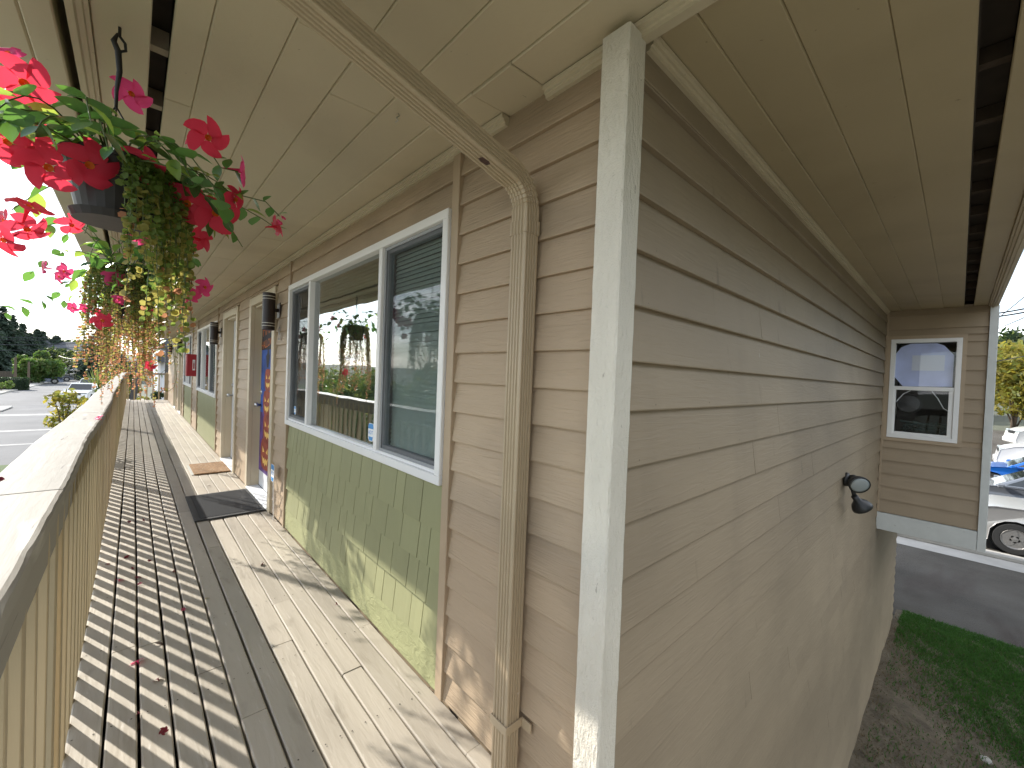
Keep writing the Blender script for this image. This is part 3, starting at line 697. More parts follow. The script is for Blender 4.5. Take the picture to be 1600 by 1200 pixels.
def disc(mb, yc, zc, ry, rz, x, n=22):
    mb.quad(*[(x, yc + ry * math.cos(2 * PI * i / n), zc + rz * math.sin(2 * PI * i / n)) for i in range(n)])
for (yc, zc, s) in ((5.22, 1.28, .14), (5.25, 1.02, .16), (5.2, .74, .18), (5.26, .44, .2)):
    mb = MB()
    for k, oy in enumerate((-.62, .62, -.3, .3, 0)): disc(mb, yc + oy * s, zc, s * .5, s * (.85 + .05 * (k > 1)), bnx - .001 - .0002 * k)
    p = build(mb, 'pumpkin', M_PUMP, BN, fixn=False)
    mb = MB(); xx = bnx - .003
    for sg in (-1, 1): mb.quad((xx, yc + sg * .62 * s, zc + .42 * s), (xx, yc + sg * .15 * s, zc + .12 * s), (xx, yc + sg * .6 * s, zc + .05 * s))
    tp = [(-.75, -.1), (-.4, -.3), (-.2, -.2), (0, -.35), (.2, -.2), (.4, -.3), (.75, -.1), (.45, -.6), (.2, -.5), (0, -.7), (-.2, -.5), (-.45, -.6)]
    mb.quad(*[(xx, yc + a * s, zc + b * s) for a, b in tp]); build(mb, 'carved_face', M_GLOWP, p, fixn=False)
mb = MB(); mb.quad(*[(bnx - .002, 5.25 + a, 1.45 + b) for a, b in ((-.03, -.03), (-.08, .1), (-.03, .13), (-.02, .2), (.02, .2), (.03, .13), (.09, .1), (.04, -.03))]); build(mb, 'figure_print', M_INKP, BN, fixn=False)

# ---- bay at the far end of the side wall
XF = 6.79
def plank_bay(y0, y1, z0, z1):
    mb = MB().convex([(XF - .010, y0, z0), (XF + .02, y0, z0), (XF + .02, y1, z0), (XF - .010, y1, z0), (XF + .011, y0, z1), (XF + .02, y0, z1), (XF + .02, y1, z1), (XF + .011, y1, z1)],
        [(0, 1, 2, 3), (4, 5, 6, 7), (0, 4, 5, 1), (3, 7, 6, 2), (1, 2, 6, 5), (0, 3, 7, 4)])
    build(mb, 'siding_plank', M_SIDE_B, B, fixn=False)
z = -.052; zr = []
while z < 2.38: zr.append(z); z += .1585
for z in zr:
    z1 = min(z + .17, 2.396)
    if z1 - z < .02: continue
    if z1 <= .86 or z >= 2.07: plank_bay(-.188, .618, z, z1)
    else:
        if z < .83: plank_bay(-.188, .618, z, .83)
        elif z1 > 2.09 and z < 2.09: plank_bay(-.188, .618, max(z, 2.09), z1); plank_bay(-.188, -.036, z, 2.09)
        else: plank_bay(-.188, -.036, z, z1)
bx('trim_strip', M_TRIM_TAN, B, XF - .014, XF + .02, .618, .637, -.05, 2.396)
tr = MB(); tr.box(XF - .012, XF + .02, -.036, .617, 2.052, 2.09); tr.box(XF - .012, XF + .02, -.036, .617, .83, .868); tr.box(XF - .012, XF + .02, -.036, -.002, .868, 2.052); tr.box(XF - .012, XF + .02, .588, .617, .868, 2.052)
build(tr, 'window_trim', M_TRIM_TAN, B)
bx('bay_wall', M_TRIM_TAN, B, XF + .021, 12.0, -.22, -.1, -.25, 2.42); bx('bay_floor', M_WHITEB, B, XF + .0, 12.0, -.22, YW + .14, -.262, -.16)
mb = MB(); mb.box(XF + .021, XF + .1, -.1, 0, -.15, 2.42); mb.box(XF + .021, XF + .1, .588, YW + .02, -.15, 2.42); mb.box(XF + .021, XF + .1, 0, .588, -.15, .868); mb.box(XF + .021, XF + .1, 0, .588, 2.052, 2.42)
build(mb, 'bay_wall', M_TRIM_TAN, B); bx('bay_wall', M_TRIM_TAN, B, 11.9, 12.0, -.1, 21, -.15, 2.42)
build(roughpost(XF - .03, XF + .05, -.253, -.189, -.272, 2.383, 50, 4), 'corner_board', M_WHITEB, B)
bx('skirt_board', M_WHITEB, B, XF - .028, XF + .012, -.186, .637, -.27, -.062, .004)
fr = MB(); y0, y1, z0, z1, t = -.001, .587, .869, 2.051, .045
fr.box(XF - .02, XF + .05, y0, y1, z1 - t, z1, .003); fr.box(XF - .02, XF + .05, y0, y1, z0, z0 + t, .003); fr.box(XF - .02, XF + .05, y0, y0 + t, z0 + t, z1 - t, .003); fr.box(XF - .02, XF + .05, y1 - t, y1, z0 + t, z1 - t, .003)
bw = build(fr, 'window', M_WHITE, B)
bx('meeting_rail', M_WHITE, bw, XF - .012, XF + .04, y0 + t, y1 - t, 1.445, 1.49, .003)
mb = MB(); mb.box(XF - .004, XF + .03, y0 + t, y0 + t + .04, z0 + t, 1.445, .002); mb.box(XF - .004, XF + .03, y1 - t - .02, y1 - t, z0 + t, 1.445, .002); mb.box(XF - .004, XF + .03, y0 + t + .04, y1 - t - .02, z0 + t, z0 + t + .03, .002)
build(mb, 'lower_sash', M_WHITE, bw)
bx('pane', M_GLASSB, bw, XF + .03, XF + .034, y0 + t, y1 - t, 1.49, z1 - t); bx('pane', M_GLASSB, bw, XF + .014, XF + .018, y0 + t + .04, y1 - t - .02, z0 + t + .03, 1.445)
sh = [(.06, 1.50), (.06, 1.86), (.14, 1.97), (.2, 2.0), (.42, 2.0), (.5, 1.96), (.545, 1.88), (.545, 1.6), (.47, 1.49)]
build(MB().prism(sh, 0, 'yz', (XF + .045, XF + .049)), 'window_sheet', M_SHEET, bw, fixn=True)
bx('folded_sheet', mk('white_cloth', (.7, .72, .8), .8), bw, XF + .038, XF + .0445, .13, .4, 1.68, 1.86)
mb = MB().tube([(XF + .06, .52, 1.3), (XF + .06, .46, 1.4), (XF + .06, .40, 1.44)], .005, 6); mb.tube([(XF + .06, .22, 1.44), (XF + .06, .17, 1.36), (XF + .06, .12, 1.25), (XF + .06, .08, 1.22)], .005, 6)
build(mb, 'cable', M_CLEARW, bw)
mb = MB(); r = random.Random(2)
for k in range(24):
    p = [(XF + .15 + r.uniform(0, .25), r.uniform(.05, .5), .93 + r.uniform(0, .14)) for _ in range(3)]; mb.tube(p, r.uniform(.004, .012), 5)
build(mb, 'clutter', mk('clutter_green', (.03, .06, .05), .5), bw)
build(MB().lathe([(.02, .0), (.1, .01), (.12, .03), (.1, .05)], 18, (XF + .2, .42, 1.28), 'x'), 'round_speaker', M_BLACK, bw)
rm = MB(); xa, xb = XF + .101, XF + 2.0
for q in (((xb, -.1, .3), (xb, .9, .3), (xb, .9, 2.4), (xb, -.1, 2.4)), ((xa, -.098, .3), (xb, -.098, .3), (xb, -.098, 2.4), (xa, -.098, 2.4)), ((xa, .9, .3), (xb, .9, .3), (xb, .9, 2.4), (xa, .9, 2.4)), ((xa, -.1, .3), (xb, -.1, .3), (xb, .9, .3), (xa, .9, .3))): rm.quad(*q)
build(rm, 'room', M_ROOM, bw, fixn=False)

# ================================================================== BALCONY DECK
D = thing('balcony_deck', (.43, 0, 0), kind='structure')
XD = [-.165, -.058, .041, .140, .240, .340, .441, .541, .641, .742, .838, .940, 1.016]
BUTT = {0: [-.6, 3.4, 6.9], 1: [-.4, 2.743, 3.14, 6.0], 2: [-.7, 2.722, 4.43], 3: [.4, 2.31, 4.41], 4: [-.2, 2.31, 4.40], 5: [-.5, 1.906, 5.0], 6: [-.9, 3.9], 7: [-.3, 2.315, 5.9], 8: [.2, 2.74, 6.2], 9: [-.6, 1.9, 4.3], 10: [.9, 3.157, 6.8], 11: [-.2, 1.2, 2.2, 5.2]}
rd = random.Random(13)
for i in range(12):
    g = .0095 if i < 7 else .0045
    cs = [-1.6] + [c for c in BUTT[i]]
    while cs[-1] < 18.3: cs.append(cs[-1] + rd.uniform(2.8, 4.2))
    cs.append(21.06)
    a, b = XD[i] + g / 2, XD[i + 1] - g / 2
    for c, d in zip(cs[:-1], cs[1:]):
        dz = rd.uniform(-.0018, .0018); L = d - c - .004; n = max(2, int(L / .22))
        # board with slightly wandering, chamfered edges
        rings = []; ph = rd.uniform(0, 6); am = .0013
        for k in range(n + 1):
            y = c + .002 + L * k / n; e0 = am * math.sin(y * 2.3 + ph) + rd.gauss(0, .0006); e1 = am * math.sin(y * 1.7 + ph * 2) + rd.gauss(0, .0006); e2 = rd.gauss(0, .0005)
            rings.append([(a + e0, y, dz - .036), (b + e1, y, dz - .036), (b + e1, y, dz - .005), (b - .005 + e1, y, dz + e2), (a + .005 + e0, y, dz + e2), (a + e0, y, dz - .005)])
        build(MB().sweep(None, rings), 'deck_board', M_DECK, D)
mb = MB()
for y in np.arange(-.28, 9, .61):
    for i in range(12):
        for fx_ in (.022, .076):
            x = XD[i] + fx_ + rd.gauss(0, .003); yy = y + .02 + rd.gauss(0, .006); r = .0034
            mb.quad(*[(x + r * math.cos(k * PI / 3), yy + r * math.sin(k * PI / 3), .0032) for k in range(6)])
build(mb, 'nail_heads', mk('rusty_nail', (.05, .04, .03), .7), D, fixn=False, kind='stuff')
for y in np.arange(-1.5, 21.05, .61): board('joist', M_DARKWOOD, D, -.14, 1.1, y, y + .04, -.22, -.04)
bx('gap_light_block', M_DARKWOOD, D, -.11, 1.04, -1.6, 21.06, -.245, -.225)  # dark sheet added below the joists to keep light out of the gaps
bx('rim_joist', M_RAIL, D, -.158, -.115, -1.6, 21.06, -.23, -.038)

# ================================================================== RAILING
RL = thing('balcony_railing', (-.19, 10, 0), 'long beige wooden balcony railing with wavy flat cap and square pickets', 'railing')
def wav(y): return .0065 * math.sin(y * 1.35 + .6) + .003 * math.sin(y * 3.3 + 1) - .0025 * max(0, min(y, 14)) * 1.0 + (.0025 * 14 * max(0, (y - 14)) / 7 if y > 14 else 0)
caps = [-1.5, 1.80, 4.43, 7.0, 9.6, 12.2, 14.8, 17.4, 20.98]
rc = random.Random(4)
for c, d in zip(caps[:-1], caps[1:]):
    n = int((d - c) / .06); rings = []
    for k in range(n + 1):
        y = c + .002 + (d - c - .004) * k / n; wv = wav(y); e = rc.gauss(0, .0008)
        xi, xo = -.143 + wv + e, -.322 + wv * .8; zt = 1.030 + .004 * math.sin(y * .9) + .0012 * math.sin(y * 9) + rc.gauss(0, .0004)
        rings.append([(xo, y, zt - .04), (xi, y, zt - .042), (xi, y, zt - .010), (xi - .004 + e, y, zt - .003), (xi - .012, y, zt), (xo + .010, y, zt + .001), (xo, y, zt - .008)])
    build(MB().sweep(None, rings), 'rail_cap', M_RAIL, RL, smooth=False)
    rings = []; rings2 = []
    for k in range(n + 1):
        y = c + .002 + (d - c - .004) * k / n; wv = wav(y); zt = .986 + .004 * math.sin(y * .9)
        rings.append([(-.182 + wv, y, .882), (-.155 + wv, y, .880), (-.153 + wv, y, zt), (-.182 + wv, y, zt)])
        rings2.append([(-.3 + wv * .8, y, .88), (-.262 + wv * .8, y, .88), (-.262 + wv * .8, y, zt), (-.3 + wv * .8, y, zt)])
    build(MB().sweep(None, rings), 'apron_board', M_RAIL, RL)
y = -1.35; k = 0
while y < 20.95:
    wv = wav(y)
    o = board('picket', M_PICKET, RL, -.191, -.1555, y - .0178, y + .0178, -.16, .985, .002)
    o.location.x += wv * .3; o.rotation_euler = (rc.uniform(-.004, .004), rc.uniform(-.003, .003), rc.uniform(-.06, .06))
    y += .1652; k += 1
for y in (1.72, 6.93, 12.13, 17.33): board('rail_post', M_PICKET, RL, -.285 + wav(y), -.2 + wav(y), y + .045, y + .12, -.2, .985, .003)
bx('bottom_rail', M_PICKET, RL, -.24, -.2, -1.4, 20.9, -.14, -.06)
ER = thing('end_railing', (.43, 21.0, 0), 'short beige wooden railing with sparse pickets across the far end of balcony', 'railing')
bx('top_rail', M_RAIL, ER, -.17, 1.0, 20.96, 21.05, .965, 1.04, .004)
for x in np.linspace(-.12, .93, 7): board('picket', M_PICKET, ER, x - .019, x + .019, 20.985, 21.023, 0, .965, .002)
bx('end_post', M_PICKET, ER, .955, 1.03, 20.955, 21.045, -.05, 1.06, .004)

# ================================================================== DOWNSPOUT
DS = thing('downspout', (.98, 1.0, 0), 'ribbed tan metal downspout with elbow running down the corner siding and up under the soffit', 'downspout')
def ribbed(wx, wy, n=5):
    """closed cross-section, wx by wy, corrugated on all faces (points run round the loop)"""
    P = []
    def side(p0, p1, nrm):
        L = (Vector(p1) - Vector(p0)); pts = []
        m = 4; 
        us = [.05]
        for k in range(m):
            a = .14 + k * .19
            us += [(a, 0), (a + .035, -1), (a + .075, -1), (a + .11, 0)]
        for u in us:
            if isinstance(u, tuple): q = Vector(p0) + L * u[0] + Vector(nrm) * (.0045 * u[1])
            else: q = Vector(p0) + L * u
            pts.append((q.x, q.y))
        pts.append(tuple((Vector(p0) + L * .95)))
        return pts
    a, b = wx / 2, wy / 2
    P += side((-a, -b), (a, -b), (0, -1)); P += side((a, -b), (a, b), (1, 0)); P += side((a, b), (-a, b), (0, 1)); P += side((-a, b), (-a, -b), (-1, 0))
    return P
PR = ribbed(.061, .074)
SCX, SCY = .972, 1.022
def ringv(z, sc=1.0): return [(SCX + p[0] * sc, SCY + p[1] * sc, z) for p in PR]
build(MB().sweep(None, [ringv(.05), ringv(1.0), ringv(1.93)]), 'pipe', M_SPOUT, DS)
build(MB().sweep(None, [ringv(1.90, 1.1), ringv(1.945, 1.1)]), 'collar', M_SPOUT, DS)
# elbow and upper run in the plane of the spout, bending towards -x
def frame_ring(c, d, sc=1.0):
    d = Vector(d).normalized(); yv = Vector((0, 1, 0)); xv = yv.cross(d)   # profile x axis
    return [tuple(Vector(c) + xv * p[0] * sc + yv * p[1] * sc + Vector((0, 0, 0))) for p in PR]
TH = math.radians(73.5)           # bend from vertical
rb = .105; rings = []; c0 = Vector((SCX - rb, SCY, 1.985))
rings.append(frame_ring((SCX, SCY, 1.93), (0, 0, 1), .98)); 
NB = 7
for k in range(NB + 1):
    a = TH * k / NB; c = c0 + Vector((math.cos(a) * rb, 0, math.sin(a) * rb)); d = (-math.sin(a), 0, math.cos(a))
    if 0 < k < NB: rings.append(frame_ring(c - Vector(d) * .003, d, .95))
    rings.append(frame_ring(c, d, 1.04))
d = Vector((-math.sin(TH), .04, math.cos(TH))); ce = c
rings.append(frame_ring(ce + d * .07, d, 1.03))
build(MB().sweep(None, rings), 'elbow', M_SPOUT, DS)
st = ce + d * .055; e2 = st + d * 1.0
build(MB().sweep(None, [frame_ring(st, d), frame_ring(e2, d)]), 'upper_pipe', M_SPOUT, DS)
# bare metal chip near the elbow, on the underside
q = ce + d * .10; dn = Vector((0, 1, 0)).cross(d) * -1
if dn.z > 0: dn = -dn
mb = MB(); xv = d; yv = Vector((0, 1, 0)); cc = q + dn * .0305
mb.quad(*[cc + xv * a + yv * b for a, b in ((-.018, -.008), (-.006, -.014), (.016, -.01), (.02, .008), (.006, .012), (-.014, .008))]); build(mb, 'rust_chip', mk('rusty_brown', (.06, .025, .018), .5, mott=(60, .4)), DS, fixn=False)
mb = MB(); h = .045
mb.box(SCX - .036, SCX - .031, SCY - .042, SCY + .042, .215, .245, .001); mb.box(SCX - .031, W - .004, SCY - .042, SCY - .0375, .215, .245, .001); mb.box(SCX - .031, W - .004, SCY + .0375, SCY + .042, .215, .245, .001)
mb.box(W - .012, W - .006, SCY - .085, SCY - .042, .213, .247, .001)
build(mb, 'strap', M_SPOUT, DS)

# ================================================================== WALL LAMPS, NUMBER, SIGN, CABINET
def wall_lamp(x, y, z0, z1, label):
    t = thing('wall_lamp', (W, y, (z0 + z1) / 2), label, 'wall lamp', 'cylinder wall lamps along the balcony')
    build(MB().lathe([(.05, z0), (.053, z0 + .004), (.053, z1 - .004), (.05, z1)], 24, (x, y, 0)), 'shade', M_BROWN, t, smooth=False)
    for k, zz in enumerate((z0 + .035, z0 + .06, z1 - .06, z1 - .035)):
        build(MB().lathe([(.0533, zz), (.0545, zz + .001), (.0545, zz + .005), (.0533, zz + .006)], 24, (x, y, 0)), 'band', M_SILVERST, t)
    build(MB().lathe([(.018, x + .045), (.018, W - .01)], 10, (0, y, (z0 + z1) / 2 + .02), 'x'), 'arm', M_BROWN, t)
    bx('back_plate', M_BROWN, t, W - .016, W - .004, y - .05, y + .05, (z0 + z1) / 2 - .05, (z0 + z1) / 2 + .09, .004)
    return t
wall_lamp(.925, 4.40, 1.77, 2.115, 'dark brown cylinder wall lamp nearest the large window, beside the Halloween banner')
wall_lamp(.925, 7.95, 1.75, 2.095, 'second dark brown cylinder wall lamp, between the closed white door and far window')
wall_lamp(.925, 14.45, 1.75, 2.095, 'small distant cylinder wall lamp just beyond the red cabinet')
wall_lamp(.925, 18.2, 1.75, 2.095, 'farthest cylinder wall lamp near the end of the balcony')
build(text_mb('8', .19, (W - .012, 4.335, 1.735), (0, -1, 0), (0, 0, 1), .006), 'house_number', M_BLACK, fixn=False, label='black number 8 on the siding under the nearest wall lamp', cat='number')
SG = thing('yard_sign', (.985, 4.27, 0), 'blue and white octagonal security sign on a thin stake leaning by the near door', 'sign')
o = shield(.965, 4.27, .455, .115); o.parent = SG; o.location = o.location - SG.location; o.name = 'sign_panel'
build(MB().tube([(.985, 4.27, .003), (.971, 4.27, .52)], .006, 6), 'stake', M_WHITE, SG)
FC = thing('extinguisher_cabinet', (.93, 11.1, 1.4), 'red metal fire extinguisher cabinet sticking out from the far wall', 'cabinet')
bx('cabinet_box', M_RED, FC, .82, 1.0, 11.0, 11.25, 1.17, 1.64, .012)
bx('door_panel', M_RED, FC, .833, .99, 10.992, 10.999, 1.185, 1.625, .003)
mb = MB().box(.925, .968, 10.9885, 10.9915, 1.3, 1.52); lb = build(mb, 'label_plate', M_CLEARW, FC)
mb = MB().lathe([(.011, 1.33), (.012, 1.335), (.012, 1.44), (.005, 1.46), (.005, 1.49)], 10, (.946, 10.985, 0)); build(mb, 'extinguisher_symbol', M_RED, lb)
bx('bracket', M_RED, FC, .985, W - .003, 11.05, 11.2, 1.25, 1.55)
# flood light on the side wall
FX = -.24
FL = thing('flood_light', (4.60, YW, .7), 'black twin flood lamp with one clear lens, mounted on the tan side wall', 'flood lamp')
build(MB().lathe([(.055, YW - .004), (.06, YW - .012), (.055, YW - .03), (.03, YW - .04)], 20, (4.72 + FX, 0, .66), 'y'), 'base_plate', M_BLACK, FL, smooth=True)
def bell(c, d, sc, name):
    d = Vector(d).normalized(); prof = [(.018, -.115), (.028, -.11), (.03, -.07), (.042, -.05), (.07, -.02), (.085, .015), (.088, .035), (.078, .036)]
    a = d.orthogonal().normalized(); b = d.cross(a); rings = [[tuple(Vector(c) + (a * math.cos(2 * PI * j / 22) + b * math.sin(2 * PI * j / 22)) * r * sc + d * h * sc) for j in range(22)] for r, h in prof]
    h = build(MB().sweep(None, rings), name, M_BLACK, FL, smooth=True)
    rings = [[tuple(Vector(c) + (a * math.cos(2 * PI * j / 22) + b * math.sin(2 * PI * j / 22)) * r * sc + d * hh * sc) for j in range(22)] for r, hh in ((.077, .037), (.06, .045), (.03, .05), (.005, .052))]
    build(MB().sweep(None, rings), 'lens', M_LAMPGL, h, smooth=True)
bell((4.62 + FX, .535, .66), (-.72, -.42, -.30), .85, 'lamp_head')
bell((4.74 + FX, .525, .46), (.42, -.42, -.8), .85, 'lamp_head')
mb = MB(); mb.tube([(4.72 + FX, .61, .67), (4.72 + FX, .59, .69), (4.69 + FX, .575, .69)], .016, 8); mb.tube([(4.72 + FX, .61, .65), (4.71 + FX, .58, .59), (4.705 + FX, .562, .53)], .016, 8)
build(mb, 'arm', M_BLACK, FL, smooth=True)

# ================================================================== MATS
RM = thing('door_mat', (.715, 5.08, 0), 'black ribbed rubber door mat in front of the banner door', 'door mat')
mb = MB().box(.43, 1.0, 4.6, 5.53, .004, .012, .003); build(mb, 'mat_base', M_RUBBER, RM)
mb = MB(); ry = 4.66
i = 0
while ry < 5.47:
    rx = .475 + (.011 if i % 2 else 0)
    while rx < .955:
        mb.box(rx, rx + .015, ry, ry + .009, .0115, .017); rx += .022
    ry += .0145; i += 1
build(mb, 'mat_nubs', mk('worn_rubber', (0.055, 0.058, 0.062), .5), RM, fixn=False, kind='stuff')
mb = MB(); [mb.box(*q) for q in ((.435, .465, 4.605, 5.525, .0121, .016), (.965, .995, 4.605, 5.525, .0121, .016), (.4655, .9645, 4.605, 4.645, .0121, .016), (.4655, .9645, 5.485, 5.525, .0121, .016))]; build(mb, 'mat_border', M_RUBBER, RM)
CM = thing('coir_mat', (.8, 6.93, 0), 'brown speckled coir door mat in front of the second white door', 'door mat')
bx('mat_pile', M_COIR, CM, .6, 1.0, 6.58, 7.28, .004, .02, .004); bx('mat_backing', mk('mat_backing', (.4, .4, .36), .8), CM, .575, .6, 6.6, 7.27, .003, .008)

# ================================================================== FLOWERS
def flower_mesh(name, mat, seed, droop=.25):
    r = random.Random(seed); mb = MB()
    for k in range(5):
        a0 = 2 * PI * k / 5 + r.uniform(-.1, .1); nu, nv = 4, 5; base = len(mb.v); ln = r.uniform(.9, 1.08); tilt = r.uniform(-.12, .12); cup = r.uniform(.05, .3)
        for i in range(nu + 1):
            u = i / nu; rad = .16 + (ln - .16) * u
            half = (.11 + .62 * (u ** .8) * (1 - .42 * u * u)) * 1.0
            for j in range(nv):
                t = (j / (nv - 1) - .5) * 2
                lat = half * t + .24 * u * u     # pinwheel skew
                rr = rad * (1 - .16 * abs(t) ** 2.2 * u) + .05 * u * t
                z = .20 * (1 - (1 - u) ** 2) - droop * u * u + cup * .12 * t * t * u + tilt * t * u * .6 + r.uniform(-.012, .012)
                c, s = math.cos(a0), math.sin(a0)
                mb.v.append((rr * c - lat * s, rr * s + lat * c, z))
        for i in range(nu):
            for j in range(nv - 1):
                q = base + i * nv + j; mb.face((q, q + 1, q + nv + 1, q + nv))
    n0 = len(mb.v); rings = [[(rr * math.cos(2 * PI * j / 8), rr * math.sin(2 * PI * j / 8), h) for j in range(8)] for rr, h in ((.17, .03), (.15, -.18), (.09, -.55), (.06, -.95), (.04, -1.15))]
    mb.sweep(None, rings, False)
    return meshdata(name, mb.v, mb.f, mat, smooth=True)
FM = [flower_mesh('flower', M_PETAL, s, dr) for s, dr in ((1, .2), (2, .35), (3, .1))] + [flower_mesh('flower', M_PETALP, 4, .3)]
tb = MB(); tb.sweep(None, [[(rr * math.cos(2 * PI * j / 10), rr * math.sin(2 * PI * j / 10), h) for j in range(10)] for rr, h in ((.17, .05), (.12, -.02), (.05, -.06), (.01, -.08))], False)
TM = meshdata('throat', tb.v, tb.f, M_THROAT, smooth=True)
def leaf_mesh(name, mat, wd=.36, fold=.12, curl=.15):
    mb = MB(); st = [0, .14, .34, .56, .78, .93, 1.0]; wv = [.02, .55, .95, 1.0, .66, .25, .0]
    for u, q in zip(st, wv):
        z = -curl * u * u; mb.v += [(u, -wd * .5 * q, z + fold * q * .5), (u, 0, z), (u, wd * .5 * q, z + fold * q * .5)]
    for i in range(len(st) - 1):
        a = 3 * i; mb.face((a, a + 3, a + 4, a + 1)); mb.face((a + 1, a + 4, a + 5, a + 2))
    return meshdata(name, mb.v, mb.f, mat, smooth=True)
LM = [leaf_mesh('leaf', M_MLEAF, .56, .16, .2), leaf_mesh('leaf', M_MLEAF, .62, .08, .05), leaf_mesh('leaf', M_MLEAFL, .5, .2, .3)]
def aim(o, d, roll=0.0, axis='Z'):
    q = Vector(d).to_track_quat(axis, 'Y' if axis == 'Z' else 'Z'); o.rotation_mode = 'QUATERNION'
    o.rotation_quaternion = q @ (Matrix.Rotation(roll, 4, axis).to_quaternion())
def add_flower(parent, p, d, s, k, rng, base):
    o = link('flower', FM[k % 4], parent, Vector(p) - base); o.scale = (s, s, s); aim(o, d, rng.uniform(0, 6))
    t = link('throat', TM, o, (0, 0, .005)); return o
class Leaves:
    """many small leaf faces gathered into one mesh with several materials"""
    def __init__(s): s.v = []; s.f = []; s.mi = []
    def round(s, p, n, r, m, rng):
        n = Vector(n).normalized(); a = n.orthogonal().normalized(); b = n.cross(a); k = len(s.v)
        for j in range(6):
            t = 2 * PI * j / 6; s.v.append(tuple(Vector(p) + (a * math.cos(t) + b * math.sin(t)) * r * (1 if j % 3 else 1.12) + n * (.15 * r * math.cos(2 * t))))
        s.f.append(tuple(range(k, k + 6))); s.mi.append(m)
def strand(path_start, length, rng, drift, LV, stem, r0, cols, step=.017):
    p = Vector(path_start); pts = [p.copy()]; d = Vector((drift[0], drift[1], .05)); n = int(length / step)
    for i in range(n):
        f = i / max(1, n); d = d * .86 + Vector((rng.gauss(0, .05), rng.gauss(0, .05), -.30)) ; d.z = max(d.z, -1.6)
        p = p + d.normalized() * step; pts.append(p.copy())
        for sg in (-1, 1):
            if rng.random() < .12: continue
            a = rng.uniform(0, 2 * PI); off = Vector((math.cos(a), math.sin(a), rng.uniform(-.3, .3))) * r0 * .9 * (1 if sg > 0 else -1)
            x = rng.random(); m = cols(f, x, p)
            LV.round(p + off, (rng.gauss(0, .6) , rng.gauss(-.5, .7), rng.gauss(.55, .5)), r0 * rng.uniform(.65, 1.2), m, rng)
    if len(pts) > 2: stem.tube(pts[::2] if len(pts) > 6 else pts, .0012, 4, cap=False)
def hanging_basket(y, seed, label, nst, nleaf, nflow, nstr, flowers=None, hookx=-.05, jr=.0092, long=.5, span=1.0, colbias=0.0, arc=None, lf=(.05, .09), lmax=.2):
    rng = random.Random(seed); root = thing('hanging_basket', (hookx, y, 2.395), label, 'hanging plant', 'hanging baskets along the eave'); base = Vector((hookx, y, 2.395))
    P = lambda dx, dy, dz: Vector((hookx + dx, y + dy, dz))
    # hook and hanger
    mb = MB().tube([P(0, 0, 2.395), P(0, 0, 2.37), P(.012, 0, 2.355), P(.014, 0, 2.335), P(0, 0, 2.325), P(-.01, 0, 2.335)], .004, 7); build(mb, 'hook', M_ROPE, root, smooth=True)
    mb = MB().tube([P(-.004, 0, 2.375), P(-.012, 0, 2.35), P(-.002, 0, 2.325), P(.002, 0, 2.27), P(-.004, 0, 2.21), P(-.004, 0, 2.16)], [.003, .007, .008, .007, .005, .004], 7)
    for k in range(3):
        a = 2 * PI * k / 3 + .5; mb.tube([P(-.004, 0, 2.165), P(.112 * math.cos(a), .112 * math.sin(a), 1.995)], .0022, 5)
    build(mb, 'hanger', M_ROPE, root, smooth=True)
    pot = MB().lathe([(.072, 1.83), (.08, 1.832), (.112, 1.985), (.118, 1.985), (.12, 2.0), (.113, 2.0), (.108, 1.985), (.1, 1.97)], 28, (hookx, y, 0))
    po = build(pot, 'pot', M_POT, root, smooth=False); build(MB().lathe([(.085, 1.822), (.09, 1.822), (.098, 1.842), (.09, 1.842)], 24, (hookx, y, 0)), 'saucer', M_POT, po)
    build(MB().lathe([(.001, 1.98), (.106, 1.978)], 16, (hookx, y, 0), cap=False), 'soil', M_SOIL, root, fixn=False)
    stems = MB(); nl = 0; ends = []
    for k in range(nst):
        a = 2 * PI * k / nst + rng.uniform(-.3, .3); reach = rng.uniform(.16, .40) * span; lift = rng.uniform(.0, lmax); drop = rng.uniform(.0, .22)
        pts = []
        for i in range(8):
            u = i / 7; rr = .05 + reach * u; pts.append(P(rr * math.cos(a + .25 * u), rr * math.sin(a + .25 * u), 1.985 + lift * math.sin(PI * min(1, u * .8)) * 1.3 - drop * u * u))
        stems.tube(pts, [.0028 - .0002 * i for i in range(8)], 5, cap=False); ends.append((pts[-1], pts[-1] - pts[-2]))
        per = max(2, nleaf // nst)
        for i in range(per):
            u = .12 + .88 * (i + rng.random()) / per; q = min(6.99, u * 7); i0 = int(q); p = pts[i0].lerp(pts[i0 + 1], q - i0)
            d = (pts[i0 + 1] - pts[i0]).normalized(); side = Vector((-d.y, d.x, 0)) * (1 if i % 2 else -1)
            dirv = side * rng.uniform(.5, 1.1) + d * rng.uniform(.2, .8) + Vector((0, 0, rng.uniform(-.55, .35)))
            o = link('leaf', rng.choice(LM[:2]) if rng.random() < .75 else LM[2], root, p - base); s = rng.uniform(*lf); o.scale = (s, s, s); aim(o, dirv, rng.uniform(-.7, .7), 'X'); nl += 1
    build(stems, 'stems', M_STEM, root, fixn=False, smooth=True)
    k = 0
    for (p, d, s, kk) in (flowers or []): add_flower(root, p, d, s, kk, rng, base)
    for k in range(nflow):
        p, d = ends[k % len(ends)]; out = Vector((p.x - hookx, p.y - y, rng.uniform(-.05, .25))).normalized()
        pp = p + Vector((rng.uniform(-.05, .05), rng.uniform(-.05, .05), rng.uniform(-.05, .06))); add_flower(root, pp, out + Vector((0, 0, rng.uniform(-.3, .5))), rng.uniform(.034, .046), 3 if rng.random() < .45 else rng.randrange(3), rng, base)
    LV = Leaves(); st = MB()
    def cols(f, x, p):
        f = f + colbias
        if x < .82 - 1.05 * f: return 0
        return 2 if x > 1.28 - .75 * f else 1
